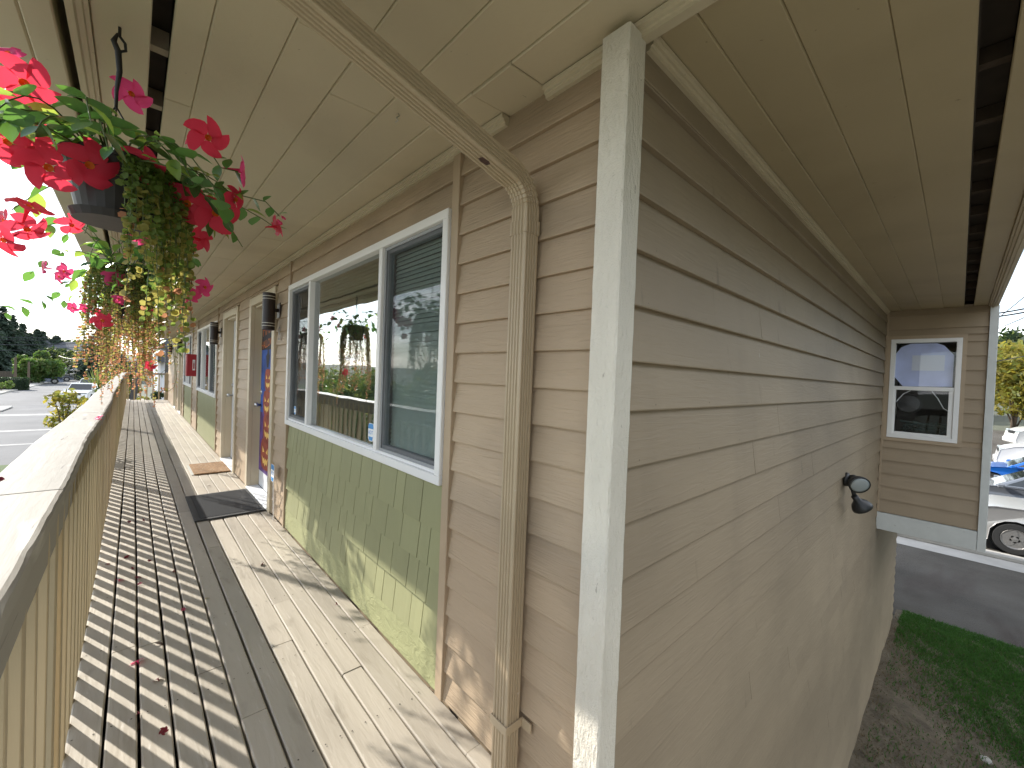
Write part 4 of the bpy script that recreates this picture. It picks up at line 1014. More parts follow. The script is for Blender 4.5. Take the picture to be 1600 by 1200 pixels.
    for k in range(nstr):
        a = rng.uniform(0, 2 * PI) if rng.random() < .35 else rng.uniform(-PI * .95, .25 * PI)
        if arc: a = rng.uniform(*arc)
        q = P(.112 * math.cos(a), .112 * math.sin(a), 1.992); strand(q, rng.uniform(.12, long) * (1 if rng.random() < .8 else 1.25), rng, (math.cos(a) * .55, math.sin(a) * .55), LV, st, jr, cols)
    if nstr:
        me = meshdata('trailing_creeper', LV.v, LV.f, [M_JG, M_JY, M_JO], LV.mi); me.transform(Matrix.Translation(-base)); o = link('trailing_creeper', me, root); o['kind'] = 'stuff'
        build(st, 'creeper_stems', M_STEM, root, fixn=False)
    return root
def fl(px, py, y, rpx, k, toward=.75, rx=0, rz=0):
    p = on(px, py, 1, y); dist = (p - EYE).length; depth = (p - EYE).dot(R.to_3x3() @ Vector((0, 0, -1)))
    d = (EYE - p).normalized() * toward + Vector((rx, -.1, rz)); return (p, d, rpx * depth / 644, k)
F1 = [fl(38, 130, 1.62, 36, 0, .8, -.1, .1), (fl(12, 165, 1.7, 24, 1, .7, -.4, 0)), fl(30, 190, 1.6, 26, 2, .5, -.6, .3), fl(45, 205, 1.66, 26, 0, .8, .2, .2), fl(12, 222, 1.6, 30, 1, .8, 0, 0),
      fl(76, 262, 1.6, 34, 2, .9, 0, 0), fl(140, 258, 1.58, 34, 1, .9, .1, -.1), fl(222, 258, 1.6, 27, 0, .9, .1, 0), fl(205, 147, 1.72, 25, 3, .8, .2, .35), fl(325, 215, 1.66, 28, 0, .85, .25, 0), fl(299, 222, 1.7, 12, 1, .4, -.6, 0),
      fl(380, 268, 1.72, 22, 3, .15, 1, .1), fl(293, 318, 1.62, 30, 0, .9, 0, 0), fl(337, 333, 1.6, 30, 2, .95, 0, -.1), fl(368, 312, 1.66, 20, 1, .5, .6, 0), fl(45, 322, 1.75, 26, 0, .35, .2, .9), fl(42, 358, 1.8, 26, 1, .4, .3, -.6), fl(6, 375, 1.7, 24, 0, .5, -.5, -.5),
      fl(12, 82, 1.7, 20, 3, .5, -.4, .6), fl(112, 352, 1.9, 18, 1, .4, .4, -.5), fl(6, 345, 1.85, 18, 0, .3, -.8, 0)]
H1 = hanging_basket(1.70, 31, 'nearest hanging basket with large red trumpet flowers and golden trailing creeper', 34, 330, 10, 80, F1, hookx=-.045, long=.46, span=1.0, colbias=-.35, arc=(-1.5, 1.1), lf=(.04, .075), lmax=.1)
F2 = [fl(100, 424, 3.5, 13, 3, .5, -.6, -.2), fl(68, 418, 3.4, 12, 3, .2, -1, 0), fl(92, 432, 3.5, 10, 3, .4, -.6, 0), fl(178, 434, 3.35, 14, 3, .8, .1, .1), fl(320, 449, 3.5, 15, 3, .6, .6, 0), fl(291, 460, 3.4, 13, 3, .8, .1, 0), fl(303, 460, 3.45, 12, 3, .7, .4, 0), fl(160, 501, 3.3, 13, 0, .8, -.1, -.2), fl(186, 468, 3.3, 9, 3, .7, 0, -.3), fl(113, 481, 3.4, 9, 3, .6, -.5, -.3), fl(131, 482, 3.4, 8, 3, .5, -.5, -.3), fl(284, 490, 3.5, 7, 0, .6, .5, -.2), fl(247, 487, 3.3, 8, 0, .8, 0, -.3)]
H2 = hanging_basket(3.5, 47, 'second hanging basket with pink flowers and long yellow and orange trailing creeper', 22, 170, 3, 130, F2, long=.62, span=1.0, colbias=.05, jr=.0078)
H3 = hanging_basket(5.3, 53, 'third hanging basket with orange trailing creeper hanging almost to rail height', 16, 80, 6, 110, None, long=.85, colbias=.42, jr=.008)
# single stray bloom on a long stem below the third basket
H4 = hanging_basket(7.1, 59, 'fourth hanging basket, half hidden behind the nearer ones', 14, 40, 5, 44, None, long=.85, colbias=.5)
H5 = hanging_basket(8.9, 61, 'fifth and farthest hanging basket along the eave', 12, 30, 4, 30, None, long=.7, colbias=.4)
# a few long individual tendrils: the right-hand shoot of basket one, the left shoot of basket two, the orange tail of basket four
def tendril(parent, pts, n, sc, mats, seed):
    base = wl(parent); rng = random.Random(seed); pts = [Vector(p) for p in pts]
    build(MB().tube(pts, .002, 5, cap=False), 'tendril', M_STEM, parent, fixn=False, smooth=True)
    for i in range(n):
        q = (i + .6) / n * (len(pts) - 1) * .999; i0 = int(q); p = pts[i0].lerp(pts[i0 + 1], q - i0); d = (pts[i0 + 1] - pts[i0]).normalized()
        o = link('leaf', rng.choice(mats), parent, p - base); s = sc * rng.uniform(.8, 1.15); o.scale = (s, s, s)
        side = d.cross(Vector((.3, -.8, .2))).normalized() * (1 if i % 2 else -1); aim(o, side + d * .5 + Vector((0, 0, rng.uniform(-.2, .2))), rng.uniform(-.4, .4), 'X')
tendril(H1, [on(285, 250, 1, 1.68), on(330, 290, 1, 1.66), on(375, 305, 1, 1.66), on(415, 315, 1, 1.66), on(437, 338, 1, 1.66)], 9, .045, LM[:2], 3)
for (px, py) in ((443, 340), (438, 347)):
    add_flower(H1, on(px, py, 1, 1.66), Vector((.3, -.6, .5)), .01, 3, random.Random(px), wl(H1))
tendril(H1, [on(330, 240, 1, 1.68), on(345, 262, 1, 1.7), on(372, 268, 1, 1.72)], 4, .05, LM[:2], 5)
tendril(H2, [on(110, 470, 1, 3.4), on(70, 470, 1, 3.3), on(35, 480, 1, 3.2), on(3, 490, 1, 3.1)], 7, .05, LM, 4)
tendril(H3, [on(285, 540, 1, 5.2), on(272, 565, 1, 5.2), on(250, 585, 1, 5.2), on(236, 572, 1, 5.2)], 4, .05, LM, 8)
add_flower(H3, on(234, 571, 1, 5.2), Vector((-.4, -.8, -.1)), .05, 0, random.Random(2), wl(H3))
LO = leaf_mesh('leaf', M_JO, .5, .1, .2); LY = leaf_mesh('leaf', M_JY, .6, .1, .1)
tendril(H3, [on(268, 530, 1, 5.1), on(272, 560, 1, 5.1), on(276, 590, 1, 5.1), on(272, 605, 1, 5.1), on(262, 612, 1, 5.1), on(252, 609, 1, 5.1)], 26, .035, [LO, LO, LY], 9)
tendril(H3, [on(268, 530, 1, 5.1), on(285, 520, 1, 5.1), on(303, 520, 1, 5.1)], 9, .03, [LO, LY], 10)

# fallen blossoms on deck and rail
PB = flower_mesh('fallen_blossom', [M_PETALD], 9, .05); PBR = flower_mesh('fallen_blossom', [M_PETALP], 12, .2)
FALL = [(-.003, 4.93, 1, 'withered red blossom on the deck by the railing, farthest of the scattered ones'), (.092, 4.91, 1, 'withered red blossom beside the farthest one on the striped boards'), (-.009, 4.04, 1, 'crumpled red blossom on the second board from the railing'),
        (-.106, 3.97, 0, 'small red petal on the board next to the railing'), (.109, 3.87, 0, 'dark dry petal on the third board from the railing'), (.02, 3.79, 0, 'dark dry petal just left of the gap between second and third boards'),
        (.046, 3.61, 1, 'red blossom lying over the gap between second and third boards'), (.055, 3.5, 0, 'brownish red blossom just nearer than the bright pink one'), (-.041, 3.64, 2, 'bright pink fresh blossom lying in a sun stripe near the railing'),
        (.229, 3.58, 1, 'red petal on the gap right of the fourth board'), (.238, 2.98, 0, 'pale shrivelled petal on the fourth board'), (.342, 3.03, 3, 'dry yellow leaf at the right end of the sun stripes'),
        (.04, 2.585, 2, 'pink red blossom stuck in the gap in mid deck'), (.105, 2.38, 1, 'red blossom with a stalk on the third board'), (.04, 2.19, 0, 'dark red blossom wedged in the board gap near the bottom of the picture'),
        (.109, 2.02, 1, 'nearest red blossom with a curled stalk on the third board'), (.707, 3.34, 1, 'red petal on the sunlit boards near the wall'), (.104, 2.70, 4, 'dead brown leaf at the board joint in mid deck'), (.93, 2.5, 0, 'small dark red petal in the leaf shadow close to the wall'), (.7, 5.9, 4, 'dry brown leaf on the sunny boards between the two door mats')]
LDEAD = leaf_mesh('fallen_leaf', mk('dead_leaf', (.05, .03, .018), .8), .6, .3, .5); LYEL = leaf_mesh('fallen_leaf', mk('yellow_leaf', (.45, .4, .2), .7), .6, .3, .5)
rf = random.Random(8)
def fallen(x, y, z, kind, label):
    nm = 'fallen_leaf' if kind > 2 else 'fallen_blossom'
    o = link(nm, {0: PB, 1: PB, 2: PBR, 3: LYEL, 4: LDEAD}[kind], None, (x, y, z)); s = {0: .011, 1: .016, 2: .02, 3: .03, 4: .035}[kind]; o.scale = (s * 1.3, s * .9, s * .7)
    o.rotation_euler = (rf.uniform(.5, 1.1) if kind < 3 else 0, rf.uniform(-.3, .3), rf.uniform(0, 6)); setp(o, label, 'leaf' if kind > 2 else 'fallen flower', 'fallen petals and leaves on the deck'); return o
for (x, y, k, lb) in FALL: fallen(x, y, .008, k, lb)
o = fallen(-.165, 3.9, 1.040, 2, 'pink blossom with a long stalk lying on the railing cap'); o['group'] = 'fallen petals on the railing cap'; o.scale = (.03, .024, .02)
o = fallen(-.30, 2.02, 1.038, 0, 'dark shrivelled petal on the railing cap near the left picture edge'); o['group'] = 'fallen petals on the railing cap'; o.scale = (.02, .012, .012)

# ================================================================== TREES AND SHRUBS
def leafcloud(n, centers, radii, size, rng, squash=1.0, jitter=1.0):
    """n pointed leaf quads spread through ellipsoid clumps, mostly near clump surfaces"""
    ci = rng.integers(0, len(centers), n); d = rng.normal(size=(n, 3)); d /= np.linalg.norm(d, axis=1)[:, None]
    rad = np.array(radii)[ci][:, None] * (rng.random((n, 1)) ** .45)
    p = np.array(centers)[ci] + d * rad * np.array([1, 1, squash])
    nrm = rng.normal(size=(n, 3)) + d * .8; nrm /= np.linalg.norm(nrm, axis=1)[:, None]
    t = np.cross(nrm, rng.normal(size=(n, 3))); t /= np.linalg.norm(t, axis=1)[:, None]; b = np.cross(nrm, t)
    s = size * rng.uniform(.6, 1.3, (n, 1)); t = t * s; b = b * s * .45
    V = np.stack([p - t, p + b, p + t, p - b], 1).reshape(-1, 3); F = np.arange(4 * n).reshape(-1, 4); return V, F
def mesh_np(name, V, F, mats, mi=None):
    me = bpy.data.meshes.new(name); me.from_pydata(V.tolist(), [], F.tolist())
    for m in (mats if isinstance(mats, list) else [mats]): me.materials.append(m)
    if mi is not None: me.polygons.foreach_set('material_index', mi)
    return me
def broad_tree(name, x, y, h, cr, mats, n, size, label, cat, seed, trunk_h=None, squash=.9, clumps=14, gz=None, group=None, tr=.12):
    rng = np.random.default_rng(seed); z0 = terr(x, y) if gz is None else gz; root = thing(name, (x, y, z0), label, cat, group); th = trunk_h if trunk_h is not None else h * .35
    cz = th + (h - th) * .5; C = []; Rr = []
    for k in range(clumps):
        d = rng.normal(size=3); d /= np.linalg.norm(d); q = rng.uniform(.35, .8); C.append((d[0] * cr * q, d[1] * cr * q, cz + d[2] * (h - th) * .5 * q)); Rr.append(cr * rng.uniform(.28, .5))
    mb = MB().tube([(0, 0, -.1), (.03 * h, .01, th * .6), (.01, .02 * h, th), (0, 0, h * .8)], [tr, tr * .75, tr * .6, tr * .15], 8)
    for k in range(min(clumps, 9)): c = C[k]; mb.tube([(0, 0, th * .8), (c[0] * .5, c[1] * .5, (th * .8 + c[2]) / 2 + .05 * h), c], [tr * .45, tr * .25, tr * .06], 5)
    build(mb, 'trunk', M_BARK, root, local=True, smooth=True)
    V, F = leafcloud(n, C, Rr, size, rng, squash); mi = rng.integers(0, len(mats), len(F)).astype(np.int32)
    o = link('crown', mesh_np('crown', V, F, mats, mi), root); o['kind'] = 'stuff'; return root
def conifer(x, y, h, r, seed, label, group='conifers beyond the street', dens=1.0):
    rng = np.random.default_rng(seed); z0 = terr(x, y); root = thing('conifer', (x, y, z0), label, 'tree', group)
    build(MB().tube([(0, 0, -.2), (0, 0, h * .5), (0, 0, h)], [.03 * h, .018 * h, .004 * h], 7), 'trunk', M_BARK, root, local=True)
    V = []; F = []; lv = int(26 * dens); k = 0
    for i in range(lv):
        u = (i + rng.random() * .7) / lv; z = h * (.1 + .9 * u); rad = r * (1 - u) ** .85 * rng.uniform(.75, 1.15) + .12
        for j in range(int(7 + 8 * (1 - u))):
            a = rng.uniform(0, 2 * PI); L = rad * rng.uniform(.6, 1.12); c, s = math.cos(a), math.sin(a); segs = 5
            for q in range(segs):
                f0 = (q + .2) / segs; wq = .16 * r * (1 - f0 * .6) * (.4 + .6 * (1 - u)); cx, cyy, cz = L * f0 * c, L * f0 * s, z - L * .35 * f0 ** 1.4
                for w2 in range(3):
                    px, py, pz = cx + rng.normal() * wq * .5, cyy + rng.normal() * wq * .5, cz + rng.normal() * wq * .35
                    t = np.array([c * .7 + rng.normal() * .4, s * .7 + rng.normal() * .4, -.45 + rng.normal() * .2]) * wq * 1.5; b = np.array([-s, c, rng.normal() * .5]) * wq * .5
                    p = np.array([px, py, pz]); V += [p - t * .4 - b, p + t, p - t * .4 + b]; F.append((k, k + 1, k + 2)); k += 3
    o = link('crown', mesh_np('crown', np.array(V), np.array(F), M_CONIF), root); o['kind'] = 'stuff'; return root
def place(px, y):   # world x for a picture column at ground range y
    return on(px, 575, 1, y).x
def height(px, py, y): return on(px, py, 1, y).z - terr(place(px, y), y)
CON = [(3, 486, 118, 3.6, 'tallest dark conifer at the left picture edge'), (-18, 495, 112, 3.6, 'dark conifer cut by the left picture edge'), (19, 500, 122, 3.4, 'dark conifer second from the left edge, behind the short pole'), (34, 512, 126, 3.6, 'broad dark conifer third from the left edge'), (46, 525, 128, 3.2, 'dark conifer standing behind the round green tree'),
       (57, 518, 165, 4.2, 'bluish distant conifer just right of the left group, with sharp tip'), (66, 521, 170, 4.0, 'bluish distant conifer, twin beside the sharp tipped one'), (78, 532, 172, 3.6, 'small distant conifer low between two taller ones'), (88, 528, 168, 5.0, 'rounded distant conifer left of the gap of open sky'), (97, 540, 174, 4, 'low distant conifer sloping into the open sky gap'), (106, 546, 190, 4, 'smallest distant conifer over the hillside houses'), (113, 545, 192, 4, 'second of the smallest conifers over the hillside houses'),
       (157, 514, 120, 5.0, 'lone tall conifer right of the sky gap, behind the hanging creeper'), (172, 535, 125, 5, 'dark conifer partly hidden by the orange creeper')]
for i, (px, py, y, r, lb) in enumerate(CON): conifer(place(px, y), y, height(px, py, y) * 1.08, r * 1.35, 100 + i, lb, dens=1.35)
broad_tree('green_tree', place(60, 100), 100, height(60, 545, 100) * .92, 2.9, [M_LEAFG, M_LEAFG, M_LEAFO], 9000, .30, 'round bright green tree beside the street left of the parked cars', 'tree', 71, trunk_h=1.0, squash=1.2)
for i, (px, y, h, c) in enumerate(((88, 150, 4.5, 3), (100, 155, 4, 3), (115, 175, 5.5, 5), (130, 178, 5.5, 5), (145, 170, 6, 4))):
    broad_tree('hill_tree', place(px, y), y, h, c, [M_HEDGE, M_LEAFO], 1600, .5, ['low dark tree at the foot of the hill, leftmost', 'low dark tree at the foot of the hill, next to the small house', 'dark rounded tree on the hill behind the house, left one', 'dark rounded tree on the hill behind the house, right one', 'dark tree on the hill near the lone conifer'][i], 'tree', 80 + i, trunk_h=.8, group='dark trees on the hill')
broad_tree('bare_tree', place(106, 125), 125, 5.0, 2.0, [M_LEAFO], 350, .25, 'thin nearly bare small tree at the end of the street', 'tree', 90, trunk_h=2)
def shrub(name, x, y, h, r, mats, n, size, label, seed, gz=None, group=None, sq=.8, tr=.03, clumps=9):
    return broad_tree(name, x, y, h, r, mats, n, size, label, 'shrub', seed, trunk_h=.15 * h, squash=sq, clumps=clumps, gz=gz, group=group, tr=tr)
def box_hedge(x, y, w_, d_, h_, label, seed):
    rng = np.random.default_rng(seed); z0 = terr(x, y); root = thing('hedge', (x, y, z0), label, 'hedge'); n = 4500
    p = rng.uniform(-1, 1, (n, 3)); ax = rng.integers(0, 3, n); sg = rng.choice([-1, 1], n); p[np.arange(n), ax] = sg * rng.uniform(.85, 1.03, n); p *= np.array([w_ / 2, d_ / 2, h_ / 2]); p[:, 2] += h_ / 2
    r2 = np.linalg.norm(p[:, :2] / np.array([w_ / 2, d_ / 2]), axis=1); p[:, :2] *= np.where(r2 > 1.12, 1.12 / r2, 1)[:, None]
    nrm = rng.normal(size=(n, 3)); t = np.cross(nrm, rng.normal(size=(n, 3))); t /= np.linalg.norm(t, axis=1)[:, None]; b = np.cross(t, rng.normal(size=(n, 3))); b /= np.linalg.norm(b, axis=1)[:, None]; t *= .09; b *= .05
    V = np.stack([p - t, p + b, p + t, p - b], 1).reshape(-1, 3); o = link('foliage', mesh_np('foliage', V, np.arange(4 * n).reshape(-1, 4), M_HEDGE), root); o['kind'] = 'stuff'
    bx2 = MB().box(-w_ * .42, w_ * .42, -d_ * .42, d_ * .42, 0, h_ * .88, .15); build(bx2, 'core', M_HEDGE, root, local=True)
box_hedge(place(17, 80), 80, 2.9, 2.2, 1.55, 'dark clipped hedge block on the verge at the left', 95)
shrub('shrub', place(2, 76), 76, 1.3, 1.1, [M_LEAFO, M_LEAFG], 900, .1, 'low green shrub at the left picture edge beside the clipped hedge', 96)
# the small yellow-leaved street tree rising beside the railing
ty = 9.0; tx = on(100, 640, 1, ty).x
T = thing('young_tree', (tx, ty, G), 'young tree with yellow green leaves rising beside the railing', 'tree'); rng = np.random.default_rng(66)
Ct = [on(px, py, 1, ty + dy) - Vector((tx, ty, G)) for px, py, dy in ((85, 625, 0), (98, 622, .1), (112, 620, -.1), (122, 630, .2), (92, 645, .1), (108, 645, -.1), (118, 655, .1), (82, 662, .1), (98, 668, -.15), (108, 675, .1), (90, 685, 0), (102, 695, .1))]
mb = MB().tube([(0, 0, 0), (.05, .03, 1.4), (-.02, 0, 2.5), (.02, 0, 3.3)], [.05, .035, .02, .008], 8)
for c in Ct: mb.tube([(0, 0, max(1.5, c.z - .7)), (c.x * .5, c.y * .5, c.z - .2), tuple(c)], [.015, .009, .003], 5)
build(mb, 'trunk', M_BARK, T, local=True, smooth=True)
V, F = leafcloud(620, [tuple(c) for c in Ct], [.12] * len(Ct), .042, rng); o = link('crown', mesh_np('crown', V, F, [M_LEAFY, M_LEAFYG], rng.integers(0, 2, len(F)).astype(np.int32)), T); o['kind'] = 'stuff'
# shrub row on the street side lawn (seen as reflections in the window glass)
for i, (x, y, h, r) in enumerate(((-3.6, 7.6, 4.3, 1.3), (-4.0, 9.6, 4.6, 1.4), (-4.3, 11.8, 4.5, 1.4), (-4.0, 14.0, 4.4, 1.3), (-4.6, 16.2, 4.7, 1.4), (-4.7, 18.6, 4.5, 1.4), (-4.9, 20.8, 4.4, 1.2))):
    shrub('tall_shrub', x, y, h, r, [M_LEAFYG, M_LEAFO, M_LEAFG], 5200, .07, 'tall yellow green shrub below the balcony, ' + ['nearest the camera', 'second from the camera', 'third from the camera', 'middle one of the row', 'third from the far end', 'second from the far end', 'at the far end of the row'][i], 200 + i, gz=G, group='tall shrubs in a row on the lawn', clumps=16)
# plants along the building beyond the balcony
for i, (px, py, y, r, mats, lb) in enumerate(((213, 600, 24.5, .55, [M_LEAFYG, M_LEAFY], 'yellow green shrub seen through the end railing, on the left'), (246, 600, 25.5, .5, [M_HEDGE], 'dark shrub seen through the end railing, on the right'), (176, 585, 40, 1.2, [M_LEAFO, M_LEAFY], 'autumn coloured shrub below the creeper beyond the railing'), (186, 575, 36, 1.2, [M_LEAFO, M_HEDGE], 'olive shrub beyond the railing cap'), (196, 560, 33, 1.1, [M_HEDGE, M_LEAFO], 'dark tall shrub beside the slanted post'))):
    x = place(px, y); h = on(px, py - 14, 1, y).z - G; shrub('shrub', x, y, max(1.2, h), r, mats, 1800, .09, lb, 300 + i, gz=G)
def spiky(x, y, h, n, label, seed):
    rng = random.Random(seed); root = thing('spiky_plant', (x, y, terr(x, y)), label, 'plant'); 
    for k in range(n):
        a = rng.uniform(0, 2 * PI); t = rng.uniform(.2, 1.0); L = h * rng.uniform(.8, 1.1); c, s = math.cos(a), math.sin(a); mb = MB()
        pts = [(c * L * t * u * .7, s * L * t * u * .7, L * u * (1.1 - .45 * t * u)) for u in (0, .35, .7, 1)]; wd = [.05, .08, .06, .004]
        for i in range(3):
            p, q = pts[i], pts[i + 1]; mb.quad((p[0] - s * wd[i], p[1] + c * wd[i], p[2]), (p[0] + s * wd[i], p[1] - c * wd[i], p[2]), (q[0] + s * wd[i + 1], q[1] - c * wd[i + 1], q[2]), (q[0] - s * wd[i + 1], q[1] + c * wd[i + 1], q[2]))
        build(mb, 'blade', M_LEAFO, root, local=True, fixn=False)
spiky(place(152, 70), 70, 3.6, 34, 'spiky long bladed plant behind the white parked cars', 1)
# east side trees behind the car park
broad_tree('yellow_tree', 44, -2.6, 6.6, 3.2, [M_LEAFY, M_LEAFYG, M_LEAFY], 9000, .2, 'large yellow leaved tree behind the parked cars at right', 'tree', 401, trunk_h=.7, clumps=22)
broad_tree('yellow_tree', 49, -9, 6.6, 3.6, [M_LEAFY, M_LEAFYG], 6000, .24, 'yellow leaved tree mostly out of view at the right edge', 'tree', 402, trunk_h=2.0, clumps=18)
broad_tree('green_tree', 58, -1.5, 8.6, 4.5, [M_LEAFO, M_HEDGE], 6000, .32, 'dark green tree behind the yellow one at right', 'tree', 403, trunk_h=1.5, clumps=18)
for i, (x, y) in enumerate(((52, 8), (60, 18), (66, -14), (70, -28))): broad_tree('green_tree', x, y, 8, 4.5, [M_LEAFO, M_HEDGE], 2500, .4, 'dark green tree behind the car park, ' + ['nearest the building', 'farthest to the left', 'right of the yellow trees', 'farthest to the right'][i], 'tree', 410 + i, trunk_h=1.5, clumps=14, group='dark trees behind the car park')

for i, (x, y, h, r) in enumerate(((-2, -9.5, 9.5, 3.6), (4, -9.0, 10.5, 4.0), (10, -10.5, 10, 3.8), (16.5, -12.5, 10, 3.8), (24, -16, 10, 3.8))):  # out-of-view trees added to hold skylight off the side wall
    broad_tree('sky_block_tree', x, y, h, r, [M_HEDGE, M_LEAFO, M_LEAFO], 9000, .2, 'unseen olive green tree added behind the camera to block sky, ' + ['westernmost', 'second from the west', 'middle one', 'second from the east', 'easternmost'][i], 'tree', 430 + i, trunk_h=.8, clumps=22, group='unseen trees added to dim the side wall')

# ================================================================== VEHICLES
def paint(name, col, metal=.0): return mk(name, col, .28, metal=metal, spec=.5, coat=.6)
def car(loc, rz, kind, pm, label, group=None, cat='car'):
    """nose points to local +x; L x Wd x H from kind"""
    P = {'sedan': (4.6, 1.78, [(-2.3, .45), (-2.28, .78), (-2.1, .95), (-1.5, .98), (1.0, .95), (1.9, .84), (2.25, .66), (2.3, .4)], [(-1.45, .96), (-.85, 1.40), (.25, 1.42), (1.05, .93)], .33, (1.4, -1.35)),
         'suv': (4.7, 1.86, [(-2.33, .5), (-2.33, 1.0), (-2.25, 1.14), (.95, 1.19), (1.75, 1.15), (2.2, 1.05), (2.32, .8), (2.35, .5)], [(-2.2, 1.1), (-1.95, 1.74), (.2, 1.76), (.98, 1.13)], .385, (1.42, -1.42)),
         'pickup': (5.4, 1.9, [(-2.7, .6), (-2.7, 1.1), (.9, 1.1), (1.3, 1.12), (2.3, 1.08), (2.62, .95), (2.7, .55)], [(-.75, 1.1), (-.6, 1.78), (.55, 1.8), (1.25, 1.11)], .4, (1.7, -1.7)),
         'van': (5.4, 1.98, [(-2.7, .5), (-2.7, 1.25), (1.55, 1.25), (2.2, 1.12), (2.6, .95), (2.7, .5)], [(-2.66, 1.25), (-2.55, 2.08), (1.0, 2.1), (1.75, 1.24)], .36, (1.75, -1.7))}[kind]
    L, Wd, low, gh, wr, axl = P; hw = Wd / 2
    root = thing(kind, (loc[0], loc[1], loc[2]), label, cat, group, rz=rz)
    # lower body: outline with wheel arches, lofted across with tucked-in sides
    base = .26; ar = wr + .07; poly = [p for p in low]
    bot = [(low[-1][0] - .04, base)]
    for ax in sorted(axl, reverse=True):
        for k in range(9):
            a = PI * k / 8; bot.append((ax + ar * math.cos(a), max(base, wr + ar * math.sin(a)) if 0 < k < 8 else base))
    bot.append((low[0][0] + .04, base)); poly = low + bot
    top = max(p[1] for p in low); rings = []
    for (yy, ins, dz) in ((-hw + .03, .03, -.02), (-hw, 0, -.10), (-hw + .015, 0, 0), (-hw + .1, 0, .0), (0, -.01, .03), (hw - .1, 0, 0), (hw - .015, 0, 0), (hw, 0, -.1), (hw - .03, .03, -.02)):
        ring = []
        for (x, z) in poly:
            zz = z + (dz if z > top - .35 and abs(dz) < .05 else 0); xx = x * (1 - ins * .02)
            nose = max(0, (abs(x) - L * .38)) / (L * .12); yk = yy * (1 - .07 * min(1, nose) ** 2)
            if z > .75 and abs(yy) > hw - .05: yk *= .985
            ring.append((xx, yk, zz))
        rings.append(ring)
    body = build(MB().sweep(None, rings), 'body', pm, root, local=True)
    bv = body.modifiers.new('bevel', 'BEVEL'); bv.width = .05; bv.segments = 3; bv.limit_method = 'ANGLE'; bv.angle_limit = .6
    for pl in body.data.polygons: pl.use_smooth = True
    # greenhouse
    gz0 = gh[0][1] - .03; n = len(gh); rings = []
    for (s, k) in ((-1, .0), (1, .0)):
        rings.append([(x, s * (hw - .05 - (z - gz0) * .22), z) for x, z in gh])
    cab = build(MB().sweep(None, rings), 'cabin', pm, body, local=True)
    bv = cab.modifiers.new('bevel', 'BEVEL'); bv.width = .05; bv.segments = 3
    # glass
    def inset(pts, f): c = Vector((sum(p[0] for p in pts) / len(pts), sum(p[1] for p in pts) / len(pts))); return [(c.x + (p[0] - c.x) * f, c.y + (p[1] - c.y) * f) for p in pts]
    (xa, za), (xb, zb), (xc, zc), (xd, zd) = gh
    def lerp(p, q, t): return (p[0] + (q[0] - p[0]) * t, p[1] + (q[1] - p[1]) * t)
    def gp(u, v): return lerp(lerp(gh[0], gh[3], u), lerp(gh[1], gh[2], u), v)
    spans = {'sedan': ((.06, .47), (.5, .93)), 'suv': ((.05, .3), (.33, .6), (.63, .93)), 'pickup': ((.1, .45), (.5, .92)), 'van': ((.72, .94),)}[kind]
    for s in (-1, 1):
        for (u0, u1) in spans:
            q = [gp(u0, .16), gp(u1, .16), gp(u1 - (.02 if u1 > .9 else 0), .86), gp(u0 + (.03 if u0 < .1 else 0), .86)]
            mb = MB().quad(*[(x, s * (hw - .05 - (z - gz0) * .22 + .004), z) for x, z in q]); build(mb, 'side_window', M_CARGLASS, body, local=True, fixn=False)
    for (i, j, nm, off) in ((3, 2, 'windscreen', .006), (0, 1, 'rear_window', -.006)):
        p0, p1 = lerp(gh[i], gh[j], .1), lerp(gh[i], gh[j], .88); mb = MB()
        w0, w1 = hw - .05 - (p0[1] - gz0) * .22 - .06, hw - .05 - (p1[1] - gz0) * .22 - .06
        if kind == 'van' and nm == 'rear_window': continue
        mb.quad((p0[0] + off, -w0, p0[1] + .004), (p0[0] + off, w0, p0[1] + .004), (p1[0] + off, w1, p1[1] + .004), (p1[0] + off, -w1, p1[1] + .004)); build(mb, nm, M_CARGLASS, body, local=True, fixn=False)
    if kind == 'pickup':
        bx_ = MB().box(-2.6, -.85, -hw + .1, hw - .1, 1.102, 1.106); build(bx_, 'cargo_bed', M_BLACK, body, local=True)
    # wheels
    for ax in axl:
        for s in (-1, 1):
            wv = hw - .02; o = (ax, 0, wr)
            t = build(MB().lathe([(wr * .62, s * (wv - .20)), (wr * .97, s * (wv - .20)), (wr, s * (wv - .16)), (wr, s * (wv - .04)), (wr * .96, s * wv), (wr * .68, s * wv), (wr * .62, s * (wv - .03))], 26, o, 'y'), 'wheel', M_TYRE, root, local=True, smooth=False)
            rim = MB().lathe([(wr * .66, s * (wv - .02)), (wr * .62, s * (wv - .004)), (wr * .56, s * (wv - .02)), (wr * .55, s * (wv - .075)), (wr * .66, s * (wv - .08))], 24, o, 'y'); rim.lathe([(wr * .6, s * (wv - .1)), (.01, s * (wv - .1))], 20, o, 'y', m=1, cap=False)
            for k in range(5):
                a = 2 * PI * k / 5 + .3; c, d = math.cos(a), math.sin(a); pts = []
                for (rr, hwid) in ((.10, .3), (.58, .13)):
                    for sg in (-1, 1): pts.append((ax + wr * (rr * c - sg * hwid * d * .6), wr + wr * (rr * d + sg * hwid * c * .6)))
                q = [pts[0], pts[1], pts[3], pts[2]]; n0 = len(rim.v)
                rim.sweep(None, [[(x, s * (wv - .06), z) for x, z in q], [(x, s * (wv - .012), z) for x, z in q]])
            rim.lathe([(wr * .16, s * (wv - .02)), (wr * .15, s * (wv + .0)), (.01, s * (wv + .004))], 14, o, 'y')
            build(rim, 'rim', [M_RIM, M_BLACK], t, local=True, smooth=False)
